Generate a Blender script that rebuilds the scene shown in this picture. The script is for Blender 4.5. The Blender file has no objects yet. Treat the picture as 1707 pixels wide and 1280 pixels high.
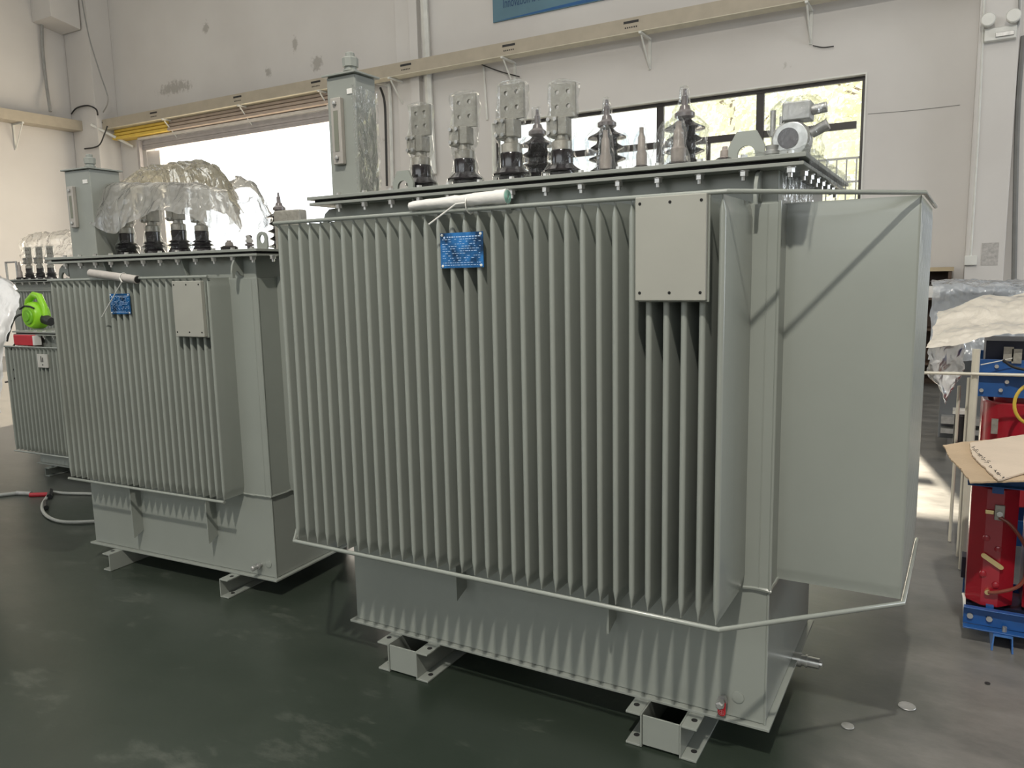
import bpy, bmesh, math, random
from mathutils import Vector, Matrix, noise
random.seed(7)
PI = math.pi
SC = bpy.context.scene
COL = SC.collection

# ------------------------------------------------------------------ camera
FPX = 1284.757; CX, CY = 853.5, 640.0
YAW, PITCH, ROLL = map(math.radians, (-29.9046504, -8.12151971, -1.21400065))
CAM = Vector((0, 0, 1.6))
_f = Vector((math.sin(YAW)*math.cos(PITCH), math.cos(YAW)*math.cos(PITCH), math.sin(PITCH)))
_r = Vector((math.cos(YAW), -math.sin(YAW), 0)); _u = _r.cross(_f)
_r2 = math.cos(ROLL)*_r + math.sin(ROLL)*_u; _u2 = _r2.cross(_f)
cd = bpy.data.cameras.new('camera'); cam = bpy.data.objects.new('camera', cd); COL.objects.link(cam)
cd.sensor_width = 36; cd.lens = FPX/1707*36; cd.clip_start = 0.05; cd.clip_end = 300
M = Matrix((( _r2.x, _u2.x, -_f.x, CAM.x), (_r2.y, _u2.y, -_f.y, CAM.y), (_r2.z, _u2.z, -_f.z, CAM.z), (0, 0, 0, 1)))
cam.matrix_world = M
SC.camera = cam
def ray(x, y): return _f + _r2*((x-CX)/FPX) - _u2*((y-CY)/FPX)
def at(x, y, ax, val):
    d = ray(x, y); t = (val-CAM[ax])/d[ax]; return CAM + d*t

# ------------------------------------------------------------------ light
w = bpy.data.worlds.new('sky'); SC.world = w; w.use_nodes = True
w.node_tree.nodes['Background'].inputs[0].default_value = (0.93, 0.97, 1.0, 1)
w.node_tree.nodes['Background'].inputs[1].default_value = 2.4
def area(name, loc, target, sx, sy, power, col=(1, 1, 1), shape='RECTANGLE'):
    l = bpy.data.lights.new(name, 'AREA'); l.shape = shape; l.size = sx; l.size_y = sy; l.energy = power; l.color = col
    o = bpy.data.objects.new(name, l); COL.objects.link(o); o.location = loc
    o.rotation_euler = (Vector(target)-Vector(loc)).to_track_quat('-Z', 'Y').to_euler(); return o
area('highbay_lamp', (0.2, -2.2, 7.5), (-1.2, 3, 0.8), 0.24, 0.24, 470, (1.0, 0.94, 0.84), 'DISK')
area('ceiling_fill', (-5, 2.0, 10.3), (-5, 2.0, 0), 16, 12, 500, (1.0, 0.985, 0.95))  # unseen overhead fill added for ambient light; the ceiling has no opening
area('rear_fill', (-3, -8.6, 5.2), (-3, 3, 2.0), 14, 3.5, 330, (0.92, 0.97, 1.0))  # fill added behind the camera; no window in that wall
area('left_fill', (-17.6, -3.0, 5.5), (-6, 6, 2.0), 8, 3.0, 200, (0.85, 0.93, 1.0))  # cool fill added on the left; that wall is closed too
area('right_side_light', (8.8, 6.8, 2.8), (0, 3.6, 0.2), 6, 4.4, 560, (0.86, 0.93, 1.0))  # unseen area light for the cool side light; no door built there
area('roller_door_daylight', (-13.4, 12.35, 2.3), (-13.4, 0, 1.8), 6.2, 4.5, 420, (1.0, 0.84, 0.62))
sl = bpy.data.lights.new('sun', 'SUN'); sl.energy = 11; sl.angle = math.radians(0.7); sl.color = (1.0, 0.86, 0.66)
so = bpy.data.objects.new('sun', sl); COL.objects.link(so)
so.rotation_euler = Vector((0.22, -1.0, -0.62)).to_track_quat('-Z', 'Y').to_euler()
SC.view_settings.view_transform = 'Standard'; SC.view_settings.look = 'None'
SC.view_settings.gamma = 1.0; SC.view_settings.use_curve_mapping = False
SC.view_settings.exposure = 0.0

# ------------------------------------------------------------------ materials
def srgb(r, g, b):
    f = lambda c: (c/255/12.92) if c/255 <= 0.04045 else ((c/255+0.055)/1.055)**2.4
    return (f(r), f(g), f(b))
def newmat(name):
    m = bpy.data.materials.new(name); m.use_nodes = True
    nt = m.node_tree; return m, nt, nt.nodes, nt.links, nt.nodes['Principled BSDF']
def pbr(name, col, rough=0.5, metal=0.0, var=0.08, scale=6.0, bump=0.0, bscale=60.0, spec=0.5, coat=0.0, rvar=0.0):
    m, nt, N, L, b = newmat(name)
    tc = N.new('ShaderNodeTexCoord'); nz = N.new('ShaderNodeTexNoise'); nz.inputs['Scale'].default_value = scale; nz.inputs['Detail'].default_value = 5
    L.new(tc.outputs['Object'], nz.inputs['Vector'])
    cr = N.new('ShaderNodeValToRGB')
    cr.color_ramp.elements[0].position = 0.3; cr.color_ramp.elements[1].position = 0.7
    cr.color_ramp.elements[0].color = (*[c*(1-var) for c in col], 1); cr.color_ramp.elements[1].color = (*[min(1, c*(1+var)) for c in col], 1)
    L.new(nz.outputs['Fac'], cr.inputs['Fac']); L.new(cr.outputs['Color'], b.inputs['Base Color'])
    b.inputs['Roughness'].default_value = rough; b.inputs['Metallic'].default_value = metal
    b.inputs['Specular IOR Level'].default_value = spec; b.inputs['Coat Weight'].default_value = coat; b.inputs['Coat Roughness'].default_value = 0.15
    if rvar:
        mr = N.new('ShaderNodeMapRange'); mr.inputs['To Min'].default_value = rough-rvar; mr.inputs['To Max'].default_value = rough+rvar
        L.new(nz.outputs['Fac'], mr.inputs['Value']); L.new(mr.outputs['Result'], b.inputs['Roughness'])
    if bump:
        n2 = N.new('ShaderNodeTexNoise'); n2.inputs['Scale'].default_value = bscale; n2.inputs['Detail'].default_value = 4
        L.new(tc.outputs['Object'], n2.inputs['Vector'])
        bp = N.new('ShaderNodeBump'); bp.inputs['Strength'].default_value = bump; bp.inputs['Distance'].default_value = 0.01
        L.new(n2.outputs['Fac'], bp.inputs['Height']); L.new(bp.outputs['Normal'], b.inputs['Normal'])
    return m
def film(name, col, clear, rough=0.12, bump=0.6, scale=55.0, gloss=0.35, trans=0.5, dist=0.006, fres=1.0):
    """Plastic sheeting: clear = share let straight through; the rest is translucent white plus a glossy skin."""
    m, nt, N, L, b = newmat(name); N.remove(b); out = N['Material Output']
    tc = N.new('ShaderNodeTexCoord')
    mp = N.new('ShaderNodeMapping'); mp.inputs['Rotation'].default_value = (0.4, 0.7, 0.3); mp.inputs['Scale'].default_value = (1, 1, 0.45)
    L.new(tc.outputs['Object'], mp.inputs['Vector'])
    nz = N.new('ShaderNodeTexNoise'); nz.inputs['Scale'].default_value = scale; nz.inputs['Detail'].default_value = 3; nz.inputs['Distortion'].default_value = 1.2
    L.new(mp.outputs['Vector'], nz.inputs['Vector'])
    vo = N.new('ShaderNodeTexVoronoi'); vo.inputs['Scale'].default_value = scale*0.7; L.new(mp.outputs['Vector'], vo.inputs['Vector'])
    ad = N.new('ShaderNodeMath'); ad.operation = 'ADD'; L.new(nz.outputs['Fac'], ad.inputs[0]); L.new(vo.outputs['Distance'], ad.inputs[1])
    bp = N.new('ShaderNodeBump'); bp.inputs['Strength'].default_value = bump; bp.inputs['Distance'].default_value = dist; L.new(ad.outputs[0], bp.inputs['Height'])
    tr = N.new('ShaderNodeBsdfTransparent'); tr.inputs[0].default_value = (0.97, 0.98, 0.98, 1)
    tl = N.new('ShaderNodeBsdfTranslucent'); tl.inputs[0].default_value = (*col, 1); L.new(bp.outputs['Normal'], tl.inputs['Normal'])
    df = N.new('ShaderNodeBsdfDiffuse'); df.inputs[0].default_value = (*col, 1); L.new(bp.outputs['Normal'], df.inputs['Normal'])
    gl = N.new('ShaderNodeBsdfGlossy'); gl.inputs['Roughness'].default_value = rough; L.new(bp.outputs['Normal'], gl.inputs['Normal'])
    m1 = N.new('ShaderNodeMixShader'); m1.inputs[0].default_value = trans; L.new(df.outputs[0], m1.inputs[1]); L.new(tl.outputs[0], m1.inputs[2])
    m2 = N.new('ShaderNodeMixShader'); m2.inputs[0].default_value = clear; L.new(m1.outputs[0], m2.inputs[1]); L.new(tr.outputs[0], m2.inputs[2])
    fr = N.new('ShaderNodeFresnel'); fr.inputs[0].default_value = 1.5; L.new(bp.outputs['Normal'], fr.inputs['Normal'])
    mu = N.new('ShaderNodeMath'); mu.operation = 'MULTIPLY_ADD'; mu.inputs[1].default_value = fres; mu.inputs[2].default_value = gloss*0.25; mu.use_clamp = True
    L.new(fr.outputs[0], mu.inputs[0])
    m3 = N.new('ShaderNodeMixShader'); L.new(mu.outputs[0], m3.inputs[0]); L.new(m2.outputs[0], m3.inputs[1]); L.new(gl.outputs[0], m3.inputs[2])
    L.new(m3.outputs[0], out.inputs['Surface']); return m

PAINT = pbr('grey_green_paint', (0.270, 0.291, 0.264), 0.27, var=0.03, scale=3, spec=0.5, coat=0.25, bump=0.03, bscale=25)
COVERP = pbr('grey_cover_paint', (0.26, 0.275, 0.25), 0.42, var=0.06, scale=8)
DARKGAP = pbr('black_gasket_rubber', (0.02, 0.02, 0.022), 0.7)
HOLE = pbr('dark_hole', (0.01, 0.01, 0.01), 0.9)
ZINC = pbr('zinc_plated_steel', (0.62, 0.62, 0.60), 0.32, metal=0.85, var=0.15, scale=40)
STEEL = pbr('dull_steel', (0.45, 0.45, 0.44), 0.45, metal=0.7, var=0.15, scale=30)
TINNED = pbr('tinned_copper', (0.34, 0.325, 0.285), 0.4, metal=0.35, var=0.12, scale=40, bump=0.2)
BRASS = pbr('brass', (0.75, 0.60, 0.30), 0.3, metal=0.9, var=0.1)
PORC = pbr('brown_glazed_porcelain', (0.011, 0.009, 0.011), 0.16, var=0.2, scale=20, spec=0.6, coat=0.5)
WRAP = film('cling_wrap', (0.85, 0.85, 0.86), 0.975, rough=0.06, bump=1.0, scale=42, gloss=0.05, trans=0.5, fres=0.42, dist=0.016)
SHEET = film('translucent_plastic_sheet', (0.98, 0.96, 0.93), 0.46, rough=0.22, bump=0.9, scale=11, gloss=0.12, trans=0.80, dist=0.03)
SHEETG = film('gold_backlit_plastic_sheet', (1.0, 0.88, 0.62), 0.48, rough=0.22, bump=1.0, scale=14, gloss=0.12, trans=0.85, dist=0.03)  # golden glow of light from behind is put into the sheet colour
SHEETW = film('white_plastic_sheet', (0.95, 0.96, 0.98), 0.10, rough=0.3, bump=0.6, scale=7, gloss=0.2, trans=0.35, dist=0.03)
SHEETC = film('cream_plastic_sheet', (0.88, 0.82, 0.72), 0.05, rough=0.35, bump=0.5, scale=6, gloss=0.12, trans=0.25, dist=0.03)
SHEETB = film('clear_blue_plastic_sheet', (0.78, 0.84, 0.92), 0.40, rough=0.15, bump=0.8, scale=12, gloss=0.35, trans=0.35, dist=0.02)
GLASS = film('window_glass', (0.9, 0.95, 0.95), 0.97, rough=0.02, bump=0.0, gloss=0.0)
FRAME = pbr('dark_bronze_aluminium', (0.045, 0.04, 0.038), 0.4, metal=0.3)
TRAY = pbr('cable_tray_paint', (0.42, 0.37, 0.29), 0.5, var=0.06)
WHITEP = pbr('white_painted_steel', (0.68, 0.68, 0.64), 0.4)
RED = pbr('red_epoxy_resin', (0.33, 0.010, 0.022), 0.28, var=0.12, scale=5, coat=0.4)
BLUE = pbr('blue_painted_steel', (0.015, 0.09, 0.30), 0.38, var=0.15, scale=12)
BLUEL = pbr('light_blue_painted_steel', (0.05, 0.15, 0.40), 0.42, var=0.15, scale=12)
NAVY = pbr('dark_navy_core_steel', (0.012, 0.015, 0.035), 0.4)
YEL = pbr('yellow_plastic', (0.62, 0.45, 0.06), 0.4)
LIME = pbr('lime_green_plastic', (0.27, 0.62, 0.02), 0.35)
REDPL = pbr('red_plastic', (0.50, 0.02, 0.035), 0.4)
BLK = pbr('black_rubber', (0.02, 0.02, 0.02), 0.5)
CARD = pbr('brown_cardboard', (0.48, 0.36, 0.24), 0.85, var=0.10, scale=5, bump=0.15, bscale=90)
CARDL = pbr('pale_cardboard', (0.60, 0.50, 0.40), 0.85, var=0.06, scale=5, bump=0.1, bscale=90)
PAPER = pbr('white_paper', (0.72, 0.71, 0.68), 0.6, bump=0.3, bscale=40)
GREENP = pbr('green_paper', (0.25, 0.50, 0.42), 0.6)
HOSE = pbr('grey_hose', (0.40, 0.41, 0.38), 0.45)
TAGR = pbr('red_tag', (0.55, 0.02, 0.03), 0.4)
PORCG = pbr('grey_porcelain', (0.16, 0.14, 0.14), 0.3, coat=0.3)
KNOBM = pbr('tan_moulded_cap', (.30, .265, .24), .45, var=.15, scale=40)
GLASSG = pbr('gauge_glass', (0.20, 0.21, 0.17), 0.1, coat=0.5)

def wall_mat():
    m, nt, N, L, b = newmat('white_wall_plaster')
    tc = N.new('ShaderNodeTexCoord')
    n1 = N.new('ShaderNodeTexNoise'); n1.inputs['Scale'].default_value = 0.5; n1.inputs['Detail'].default_value = 6; L.new(tc.outputs['Object'], n1.inputs['Vector'])
    c1 = N.new('ShaderNodeValToRGB'); c1.color_ramp.elements[0].color = (0.60, 0.575, 0.55, 1); c1.color_ramp.elements[1].color = (0.68, 0.66, 0.635, 1)
    c1.color_ramp.elements[0].position = .3; c1.color_ramp.elements[1].position = .7
    L.new(n1.outputs['Fac'], c1.inputs['Fac'])
    # small scuffs
    n2 = N.new('ShaderNodeTexNoise'); n2.inputs['Scale'].default_value = 1.6; n2.inputs['Detail'].default_value = 8; n2.inputs['Roughness'].default_value = 0.65; L.new(tc.outputs['Object'], n2.inputs['Vector'])
    c2 = N.new('ShaderNodeValToRGB'); c2.color_ramp.elements[0].position = 0.70; c2.color_ramp.elements[1].position = 0.76
    c2.color_ramp.elements[0].color = (0, 0, 0, 1); c2.color_ramp.elements[1].color = (1, 1, 1, 1)
    L.new(n2.outputs['Fac'], c2.inputs['Fac'])
    # patches of flaking plaster at their own places on the back wall (centre x, z, half sizes)
    fac = c2.outputs['Color']
    sp = N.new('ShaderNodeSeparateXYZ'); L.new(tc.outputs['Object'], sp.inputs[0])
    n3 = N.new('ShaderNodeTexNoise'); n3.inputs['Scale'].default_value = 9; n3.inputs['Detail'].default_value = 8; n3.inputs['Roughness'].default_value = .7; L.new(tc.outputs['Object'], n3.inputs['Vector'])
    for (px, py, hx, hz) in ((292, 146, 0.75, 0.18), (343, 47, 0.14, 0.16), (492, 73, 0.10, 0.22), (528, 105, 0.2, 0.2), (448, 120, .12, .12)):
        p = at(px, py, 1, 12.0)
        ax = N.new('ShaderNodeMath'); ax.operation = 'MULTIPLY_ADD'; ax.inputs[1].default_value = 1/hx; ax.inputs[2].default_value = -p.x/hx; L.new(sp.outputs[0], ax.inputs[0])
        az = N.new('ShaderNodeMath'); az.operation = 'MULTIPLY_ADD'; az.inputs[1].default_value = 1/hz; az.inputs[2].default_value = -p.z/hz; L.new(sp.outputs[2], az.inputs[0])
        cb = N.new('ShaderNodeCombineXYZ'); L.new(ax.outputs[0], cb.inputs[0]); L.new(az.outputs[0], cb.inputs[1])
        ln = N.new('ShaderNodeVectorMath'); ln.operation = 'LENGTH'; L.new(cb.outputs[0], ln.inputs[0])
        s = N.new('ShaderNodeMath'); s.operation = 'MULTIPLY_ADD'; s.inputs[1].default_value = -0.35; L.new(ln.outputs['Value'], s.inputs[0]); L.new(n3.outputs['Fac'], s.inputs[2])
        g = N.new('ShaderNodeMapRange'); g.inputs['From Min'].default_value = 0.22; g.inputs['From Max'].default_value = 0.34; L.new(s.outputs[0], g.inputs['Value'])
        mx = N.new('ShaderNodeMath'); mx.operation = 'MAXIMUM'; L.new(fac, mx.inputs[0]); L.new(g.outputs[0], mx.inputs[1]); fac = mx.outputs[0]
    ml = N.new('ShaderNodeMath'); ml.operation = 'MULTIPLY'; ml.inputs[1].default_value = 0.62; L.new(fac, ml.inputs[0])
    mix = N.new('ShaderNodeMix'); mix.data_type = 'RGBA'; mix.inputs['B'].default_value = (0.30, 0.28, 0.25, 1)
    L.new(ml.outputs[0], mix.inputs['Factor']); L.new(c1.outputs['Color'], mix.inputs['A']); L.new(mix.outputs['Result'], b.inputs['Base Color'])
    b.inputs['Roughness'].default_value = 0.75
    bp = N.new('ShaderNodeBump'); bp.inputs['Strength'].default_value = 0.25; bp.inputs['Distance'].default_value = 0.02; L.new(fac, bp.inputs['Height']); L.new(bp.outputs['Normal'], b.inputs['Normal'])
    return m
WALL = wall_mat()
def floor_mat():
    m, nt, N, L, b = newmat('dark_green_epoxy_floor')
    tc = N.new('ShaderNodeTexCoord')
    n1 = N.new('ShaderNodeTexNoise'); n1.inputs['Scale'].default_value = 0.7; n1.inputs['Detail'].default_value = 8; n1.inputs['Roughness'].default_value = 0.6; L.new(tc.outputs['Object'], n1.inputs['Vector'])
    c1 = N.new('ShaderNodeValToRGB'); c1.color_ramp.elements[0].color = (0.020, 0.030, 0.021, 1); c1.color_ramp.elements[1].color = (0.044, 0.055, 0.043, 1)
    c1.color_ramp.elements[0].position = .3; c1.color_ramp.elements[1].position = .75; L.new(n1.outputs['Fac'], c1.inputs['Fac'])
    # pale dusty wear scratches
    mp = N.new('ShaderNodeMapping'); mp.inputs['Scale'].default_value = (1, 2.2, 1); mp.inputs['Rotation'].default_value = (0, 0, .5); L.new(tc.outputs['Object'], mp.inputs[0])
    n2 = N.new('ShaderNodeTexNoise'); n2.inputs['Scale'].default_value = 2.4; n2.inputs['Detail'].default_value = 10; n2.inputs['Roughness'].default_value = 0.72; L.new(mp.outputs[0], n2.inputs['Vector'])
    c2 = N.new('ShaderNodeValToRGB'); c2.color_ramp.elements[0].position = 0.56; c2.color_ramp.elements[1].position = 0.8; c2.color_ramp.elements[0].color = (0, 0, 0, 1); c2.color_ramp.elements[1].color = (.5, .5, .5, 1)
    L.new(n2.outputs['Fac'], c2.inputs['Fac'])
    mix = N.new('ShaderNodeMix'); mix.data_type = 'RGBA'; mix.inputs['B'].default_value = (0.19, 0.20, 0.17, 1)
    L.new(c2.outputs['Color'], mix.inputs['Factor']); L.new(c1.outputs['Color'], mix.inputs['A']); L.new(mix.outputs['Result'], b.inputs['Base Color'])
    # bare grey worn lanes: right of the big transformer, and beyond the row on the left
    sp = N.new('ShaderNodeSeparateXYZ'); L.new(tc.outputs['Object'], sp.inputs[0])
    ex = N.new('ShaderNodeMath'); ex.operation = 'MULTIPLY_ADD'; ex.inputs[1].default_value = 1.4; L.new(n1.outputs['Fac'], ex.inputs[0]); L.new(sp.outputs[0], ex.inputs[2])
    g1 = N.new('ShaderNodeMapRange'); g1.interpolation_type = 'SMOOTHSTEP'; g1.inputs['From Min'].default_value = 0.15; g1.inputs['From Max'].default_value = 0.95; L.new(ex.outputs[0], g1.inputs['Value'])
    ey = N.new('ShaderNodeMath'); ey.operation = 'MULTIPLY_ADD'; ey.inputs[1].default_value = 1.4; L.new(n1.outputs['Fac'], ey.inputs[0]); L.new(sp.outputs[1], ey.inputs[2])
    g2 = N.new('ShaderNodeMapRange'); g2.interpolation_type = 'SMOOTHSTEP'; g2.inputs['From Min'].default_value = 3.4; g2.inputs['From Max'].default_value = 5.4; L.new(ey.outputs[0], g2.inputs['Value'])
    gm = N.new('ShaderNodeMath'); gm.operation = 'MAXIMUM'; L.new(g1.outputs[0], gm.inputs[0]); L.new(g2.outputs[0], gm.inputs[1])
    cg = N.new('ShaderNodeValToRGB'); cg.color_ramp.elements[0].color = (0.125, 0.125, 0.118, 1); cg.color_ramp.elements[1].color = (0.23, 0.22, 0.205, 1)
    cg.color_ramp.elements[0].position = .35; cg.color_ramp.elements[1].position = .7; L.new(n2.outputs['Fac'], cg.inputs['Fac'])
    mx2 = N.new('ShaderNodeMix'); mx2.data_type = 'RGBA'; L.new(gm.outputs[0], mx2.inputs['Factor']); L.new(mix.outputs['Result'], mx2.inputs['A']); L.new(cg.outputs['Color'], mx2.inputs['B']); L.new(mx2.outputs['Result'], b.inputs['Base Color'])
    mr = N.new('ShaderNodeMapRange'); mr.inputs['To Min'].default_value = 0.20; mr.inputs['To Max'].default_value = 0.46; L.new(n2.outputs['Fac'], mr.inputs['Value']); L.new(mr.outputs[0], b.inputs['Roughness'])
    b.inputs['Specular IOR Level'].default_value = 0.75
    bp = N.new('ShaderNodeBump'); bp.inputs['Strength'].default_value = 0.12; bp.inputs['Distance'].default_value = 0.01; L.new(n2.outputs['Fac'], bp.inputs['Height']); L.new(bp.outputs['Normal'], b.inputs['Normal'])
    return m
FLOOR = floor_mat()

# ------------------------------------------------------------------ mesh helpers
class MB:
    def __init__(s): s.v = []; s.f = []
    def add(s, vs, fs):
        o = len(s.v); s.v += [tuple(p) for p in vs]; s.f += [tuple(i+o for i in f) for f in fs]; return s
    def box(s, x0, x1, y0, y1, z0, z1):
        return s.add([(x0, y0, z0), (x1, y0, z0), (x1, y1, z0), (x0, y1, z0), (x0, y0, z1), (x1, y0, z1), (x1, y1, z1), (x0, y1, z1)],
                     [(0, 3, 2, 1), (4, 5, 6, 7), (0, 1, 5, 4), (1, 2, 6, 5), (2, 3, 7, 6), (3, 0, 4, 7)])
    def prism(s, pts, ax, a, b):
        """pts = outline in the two other axes (in order), pushed from a to b along ax."""
        def P(p, t):
            return {0: (t, p[0], p[1]), 1: (p[0], t, p[1]), 2: (p[0], p[1], t)}[ax]
        n = len(pts)
        return s.add([P(p, a) for p in pts]+[P(p, b) for p in pts],
                     [tuple(range(n-1, -1, -1)), tuple(range(n, 2*n))]+[(i, (i+1) % n, n+(i+1) % n, n+i) for i in range(n)])
    def loft(s, rings, cap=True, closed=True):
        n = len(rings[0]); vs = [p for r in rings for p in r]; fs = []
        for k in range(len(rings)-1):
            for i in range(n if closed else n-1):
                j = (i+1) % n; fs.append((k*n+i, k*n+j, (k+1)*n+j, (k+1)*n+i))
        if cap: fs += [tuple(range(n-1, -1, -1)), tuple(range((len(rings)-1)*n, len(rings)*n))]
        return s.add(vs, fs)
    def lathe(s, prof, c=(0, 0, 0), n=24, axis='z'):
        rings = []
        for r, z in prof:
            ring = []
            for i in range(n):
                a = 2*PI*i/n; x, y = max(r, 1e-5)*math.cos(a), max(r, 1e-5)*math.sin(a)
                q = {'z': (x, y, z), 'x': (z, x, y), 'y': (y, z, x)}[axis]
                ring.append((c[0]+q[0], c[1]+q[1], c[2]+q[2]))
            rings.append(ring)
        return s.loft(rings)
    def cyl(s, a, b, r, n=12, r2=None):
        a, b = Vector(a), Vector(b); d = (b-a).normalized(); u = d.orthogonal().normalized(); v = d.cross(u)
        ring = lambda c, rr: [c+u*rr*math.cos(2*PI*i/n)+v*rr*math.sin(2*PI*i/n) for i in range(n)]
        return s.loft([ring(a, r), ring(b, r if r2 is None else r2)])
    def tube(s, path, r, n=8, close=False):
        P = [Vector(p) for p in path]; m = len(P); rings = []; u = None
        for i, p in enumerate(P):
            t = ((P[(i+1) % m]-p).normalized()+(p-P[i-1]).normalized()) if (close or 0 < i < m-1) else (P[1]-P[0] if i == 0 else P[-1]-P[-2])
            t.normalize()
            if u is None: u = t.orthogonal().normalized()
            u = (u-t*u.dot(t)).normalized(); v = t.cross(u)
            # mitre widening at sharp bends
            k = 1.0
            if 0 < i < m-1 or close:
                c = max(0.5, t.dot((p-P[i-1]).normalized())); k = 1/c
            rings.append([p+(u*math.cos(2*PI*j/n)+v*math.sin(2*PI*j/n))*r*(1+(k-1)*0.5) for j in range(n)])
        if close: rings.append(rings[0])
        return s.loft(rings, cap=not close)
    def grid(s, fn, nu, nv):
        vs = [fn(i/nu, j/nv) for j in range(nv+1) for i in range(nu+1)]
        return s.add(vs, [(j*(nu+1)+i, j*(nu+1)+i+1, (j+1)*(nu+1)+i+1, (j+1)*(nu+1)+i) for j in range(nv) for i in range(nu)])
    def build(s, name, mat, parent=None, loc=None, bevel=0, angle=38, rot=None, segs=2):
        me = bpy.data.meshes.new(name); me.from_pydata([tuple(p) for p in s.v], [], s.f); me.update()
        bm = bmesh.new(); bm.from_mesh(me); bmesh.ops.recalc_face_normals(bm, faces=bm.faces); bm.to_mesh(me); bm.free()
        me.materials.append(mat)
        me.polygons.foreach_set('use_smooth', [True]*len(me.polygons)); me.set_sharp_from_angle(angle=math.radians(angle))
        o = bpy.data.objects.new(name, me); COL.objects.link(o)
        if parent: o.parent = parent
        if loc: o.location = loc
        if rot: o.rotation_euler = rot
        if bevel:
            md = o.modifiers.new('bevel', 'BEVEL'); md.width = bevel; md.segments = segs; md.limit_method = 'ANGLE'; md.angle_limit = math.radians(40)
            md.harden_normals = True
        return o
def empty(name, loc=(0, 0, 0), rz=0.0):
    o = bpy.data.objects.new(name, None); COL.objects.link(o); o.location = loc; o.rotation_euler = (0, 0, rz); o.empty_display_size = .1; return o
def tag(o, label, cat=None, group=None):
    o['label'] = label
    if cat: o['category'] = cat
    if group: o['group'] = group
    return o
def struct(o, label=None):
    o['kind'] = 'structure'
    if label: o['label'] = label
    return o
def copy_tree(o, parent=None):
    c = o.copy(); COL.objects.link(c)
    if parent: c.parent = parent
    for ch in list(o.children): copy_tree(ch, c)
    return c
def text(name, body, size, mat, parent, loc, rot, ext=0.001, align='LEFT'):
    cu = bpy.data.curves.new(name, 'FONT'); cu.body = body; cu.size = size; cu.extrude = ext; cu.align_x = align
    t = bpy.data.objects.new(name, cu); COL.objects.link(t)
    dg = bpy.context.evaluated_depsgraph_get(); me = bpy.data.meshes.new_from_object(t.evaluated_get(dg))
    bpy.data.objects.remove(t); me.materials.clear(); me.materials.append(mat)
    o = bpy.data.objects.new(name, me); COL.objects.link(o); o.parent = parent; o.location = loc; o.rotation_euler = rot; return o
def nz(p, s, seed=0.0): return noise.noise(Vector((p[0]*s+seed, p[1]*s-seed*.7, p[2]*s+seed*1.3)))
def crumple_box(x0, x1, y0, y1, z0, z1, amp=0.004, step=0.02, faces='FRTLB', seed=0.0, sc=25):
    mb = MB()
    def F(p, q, r, nu, nv):
        p, q, r = Vector(p), Vector(q), Vector(r); nrm = (q-p).cross(r-p).normalized()
        def fn(a, b):
            c = p+(q-p)*a+(r-p)*b; return c+Vector((nz(c, sc, seed), nz(c, sc, seed+5), nz(c, sc, seed+9)))*amp*2
        mb.grid(fn, max(2, int((q-p).length/nu)), max(2, int((r-p).length/nv)))
    if 'F' in faces: F((x0, y0, z0), (x1, y0, z0), (x0, y0, z1), step, step)
    if 'R' in faces: F((x1, y0, z0), (x1, y1, z0), (x1, y0, z1), step, step)
    if 'L' in faces: F((x0, y0, z0), (x0, y1, z0), (x0, y0, z1), step, step)
    if 'B' in faces: F((x0, y1, z0), (x1, y1, z0), (x0, y1, z1), step, step)
    if 'T' in faces: F((x0, y0, z1), (x1, y0, z1), (x0, y1, z1), step, step)
    return mb
def wrap_column(prof, amp=0.006, n=28, seed=0.0, sc=22, sx=1.0, sy=1.0, off=None):
    """a crumpled sleeve; prof = (radius, z), off(z) -> x shift"""
    rings = []
    for k, (r, z) in enumerate(prof):
        ring = []
        for i in range(n):
            a = 2*PI*i/n; p = (r*sx*math.cos(a)+(off(z) if off else 0), r*sy*math.sin(a), z)
            q = 1+amp/max(r, .01)*2*nz(p, sc, seed); c = off(z) if off else 0
            ring.append((c+(p[0]-c)*q, p[1]*q, z+amp*nz(p, sc, seed+3)))
        rings.append(ring)
    return MB().loft(rings)
def interp(prof, step):
    out = []
    for (a, z), (b, y) in zip(prof, prof[1:]):
        n = max(1, int(abs(y-z)/step))
        out += [(a+(b-a)*i/n, z+(y-z)*i/n) for i in range(n)]
    return out+[prof[-1]]

# ------------------------------------------------------------------ the hall
WY = 12.0        # inner face of the back wall
LX = at(165, 300, 1, WY).x   # inner face of the left wall
DX0, DX1, DZ = at(243, 245, 1, WY).x, -10.25, 4.95        # roller door opening
X_ = lambda px, py=200: at(px, py, 1, WY).x
WX0, WX1, WZ0, WZ1 = at(820, 203, 1, WY).x, at(1446, 123, 1, WY).x, 1.0, 4.22
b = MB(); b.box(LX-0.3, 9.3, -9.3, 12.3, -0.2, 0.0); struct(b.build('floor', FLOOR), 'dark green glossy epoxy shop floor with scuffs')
b = MB()
b.box(LX-.3, DX0, WY, WY+.24, 0, 10.6); b.box(DX0, DX1, WY, WY+.24, DZ, 10.6); b.box(DX1, WX0, WY, WY+.24, 0, 10.6)
b.box(WX0, WX1, WY, WY+.24, 0, WZ0); b.box(WX0, WX1, WY, WY+.24, WZ1, 10.6); b.box(WX1, 9.3, WY, WY+.24, 0, 10.6)
struct(b.build('wall_back', WALL))
b = MB(); b.box(LX-.24, LX, -9.3, WY, 0, 10.6); struct(b.build('wall_left', WALL))
b = MB(); b.box(9, 9.24, -9.3, WY, 0, 10.6); struct(b.build('wall_right', WALL))
b = MB(); b.box(LX-.3, 9.3, -9.3, -9.06, 0, 10.6); struct(b.build('wall_front', WALL))
b = MB(); b.box(LX-.3, 9.3, -9.3, 12.3, 10.6, 10.8); struct(b.build('ceiling', WHITEP))
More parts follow.
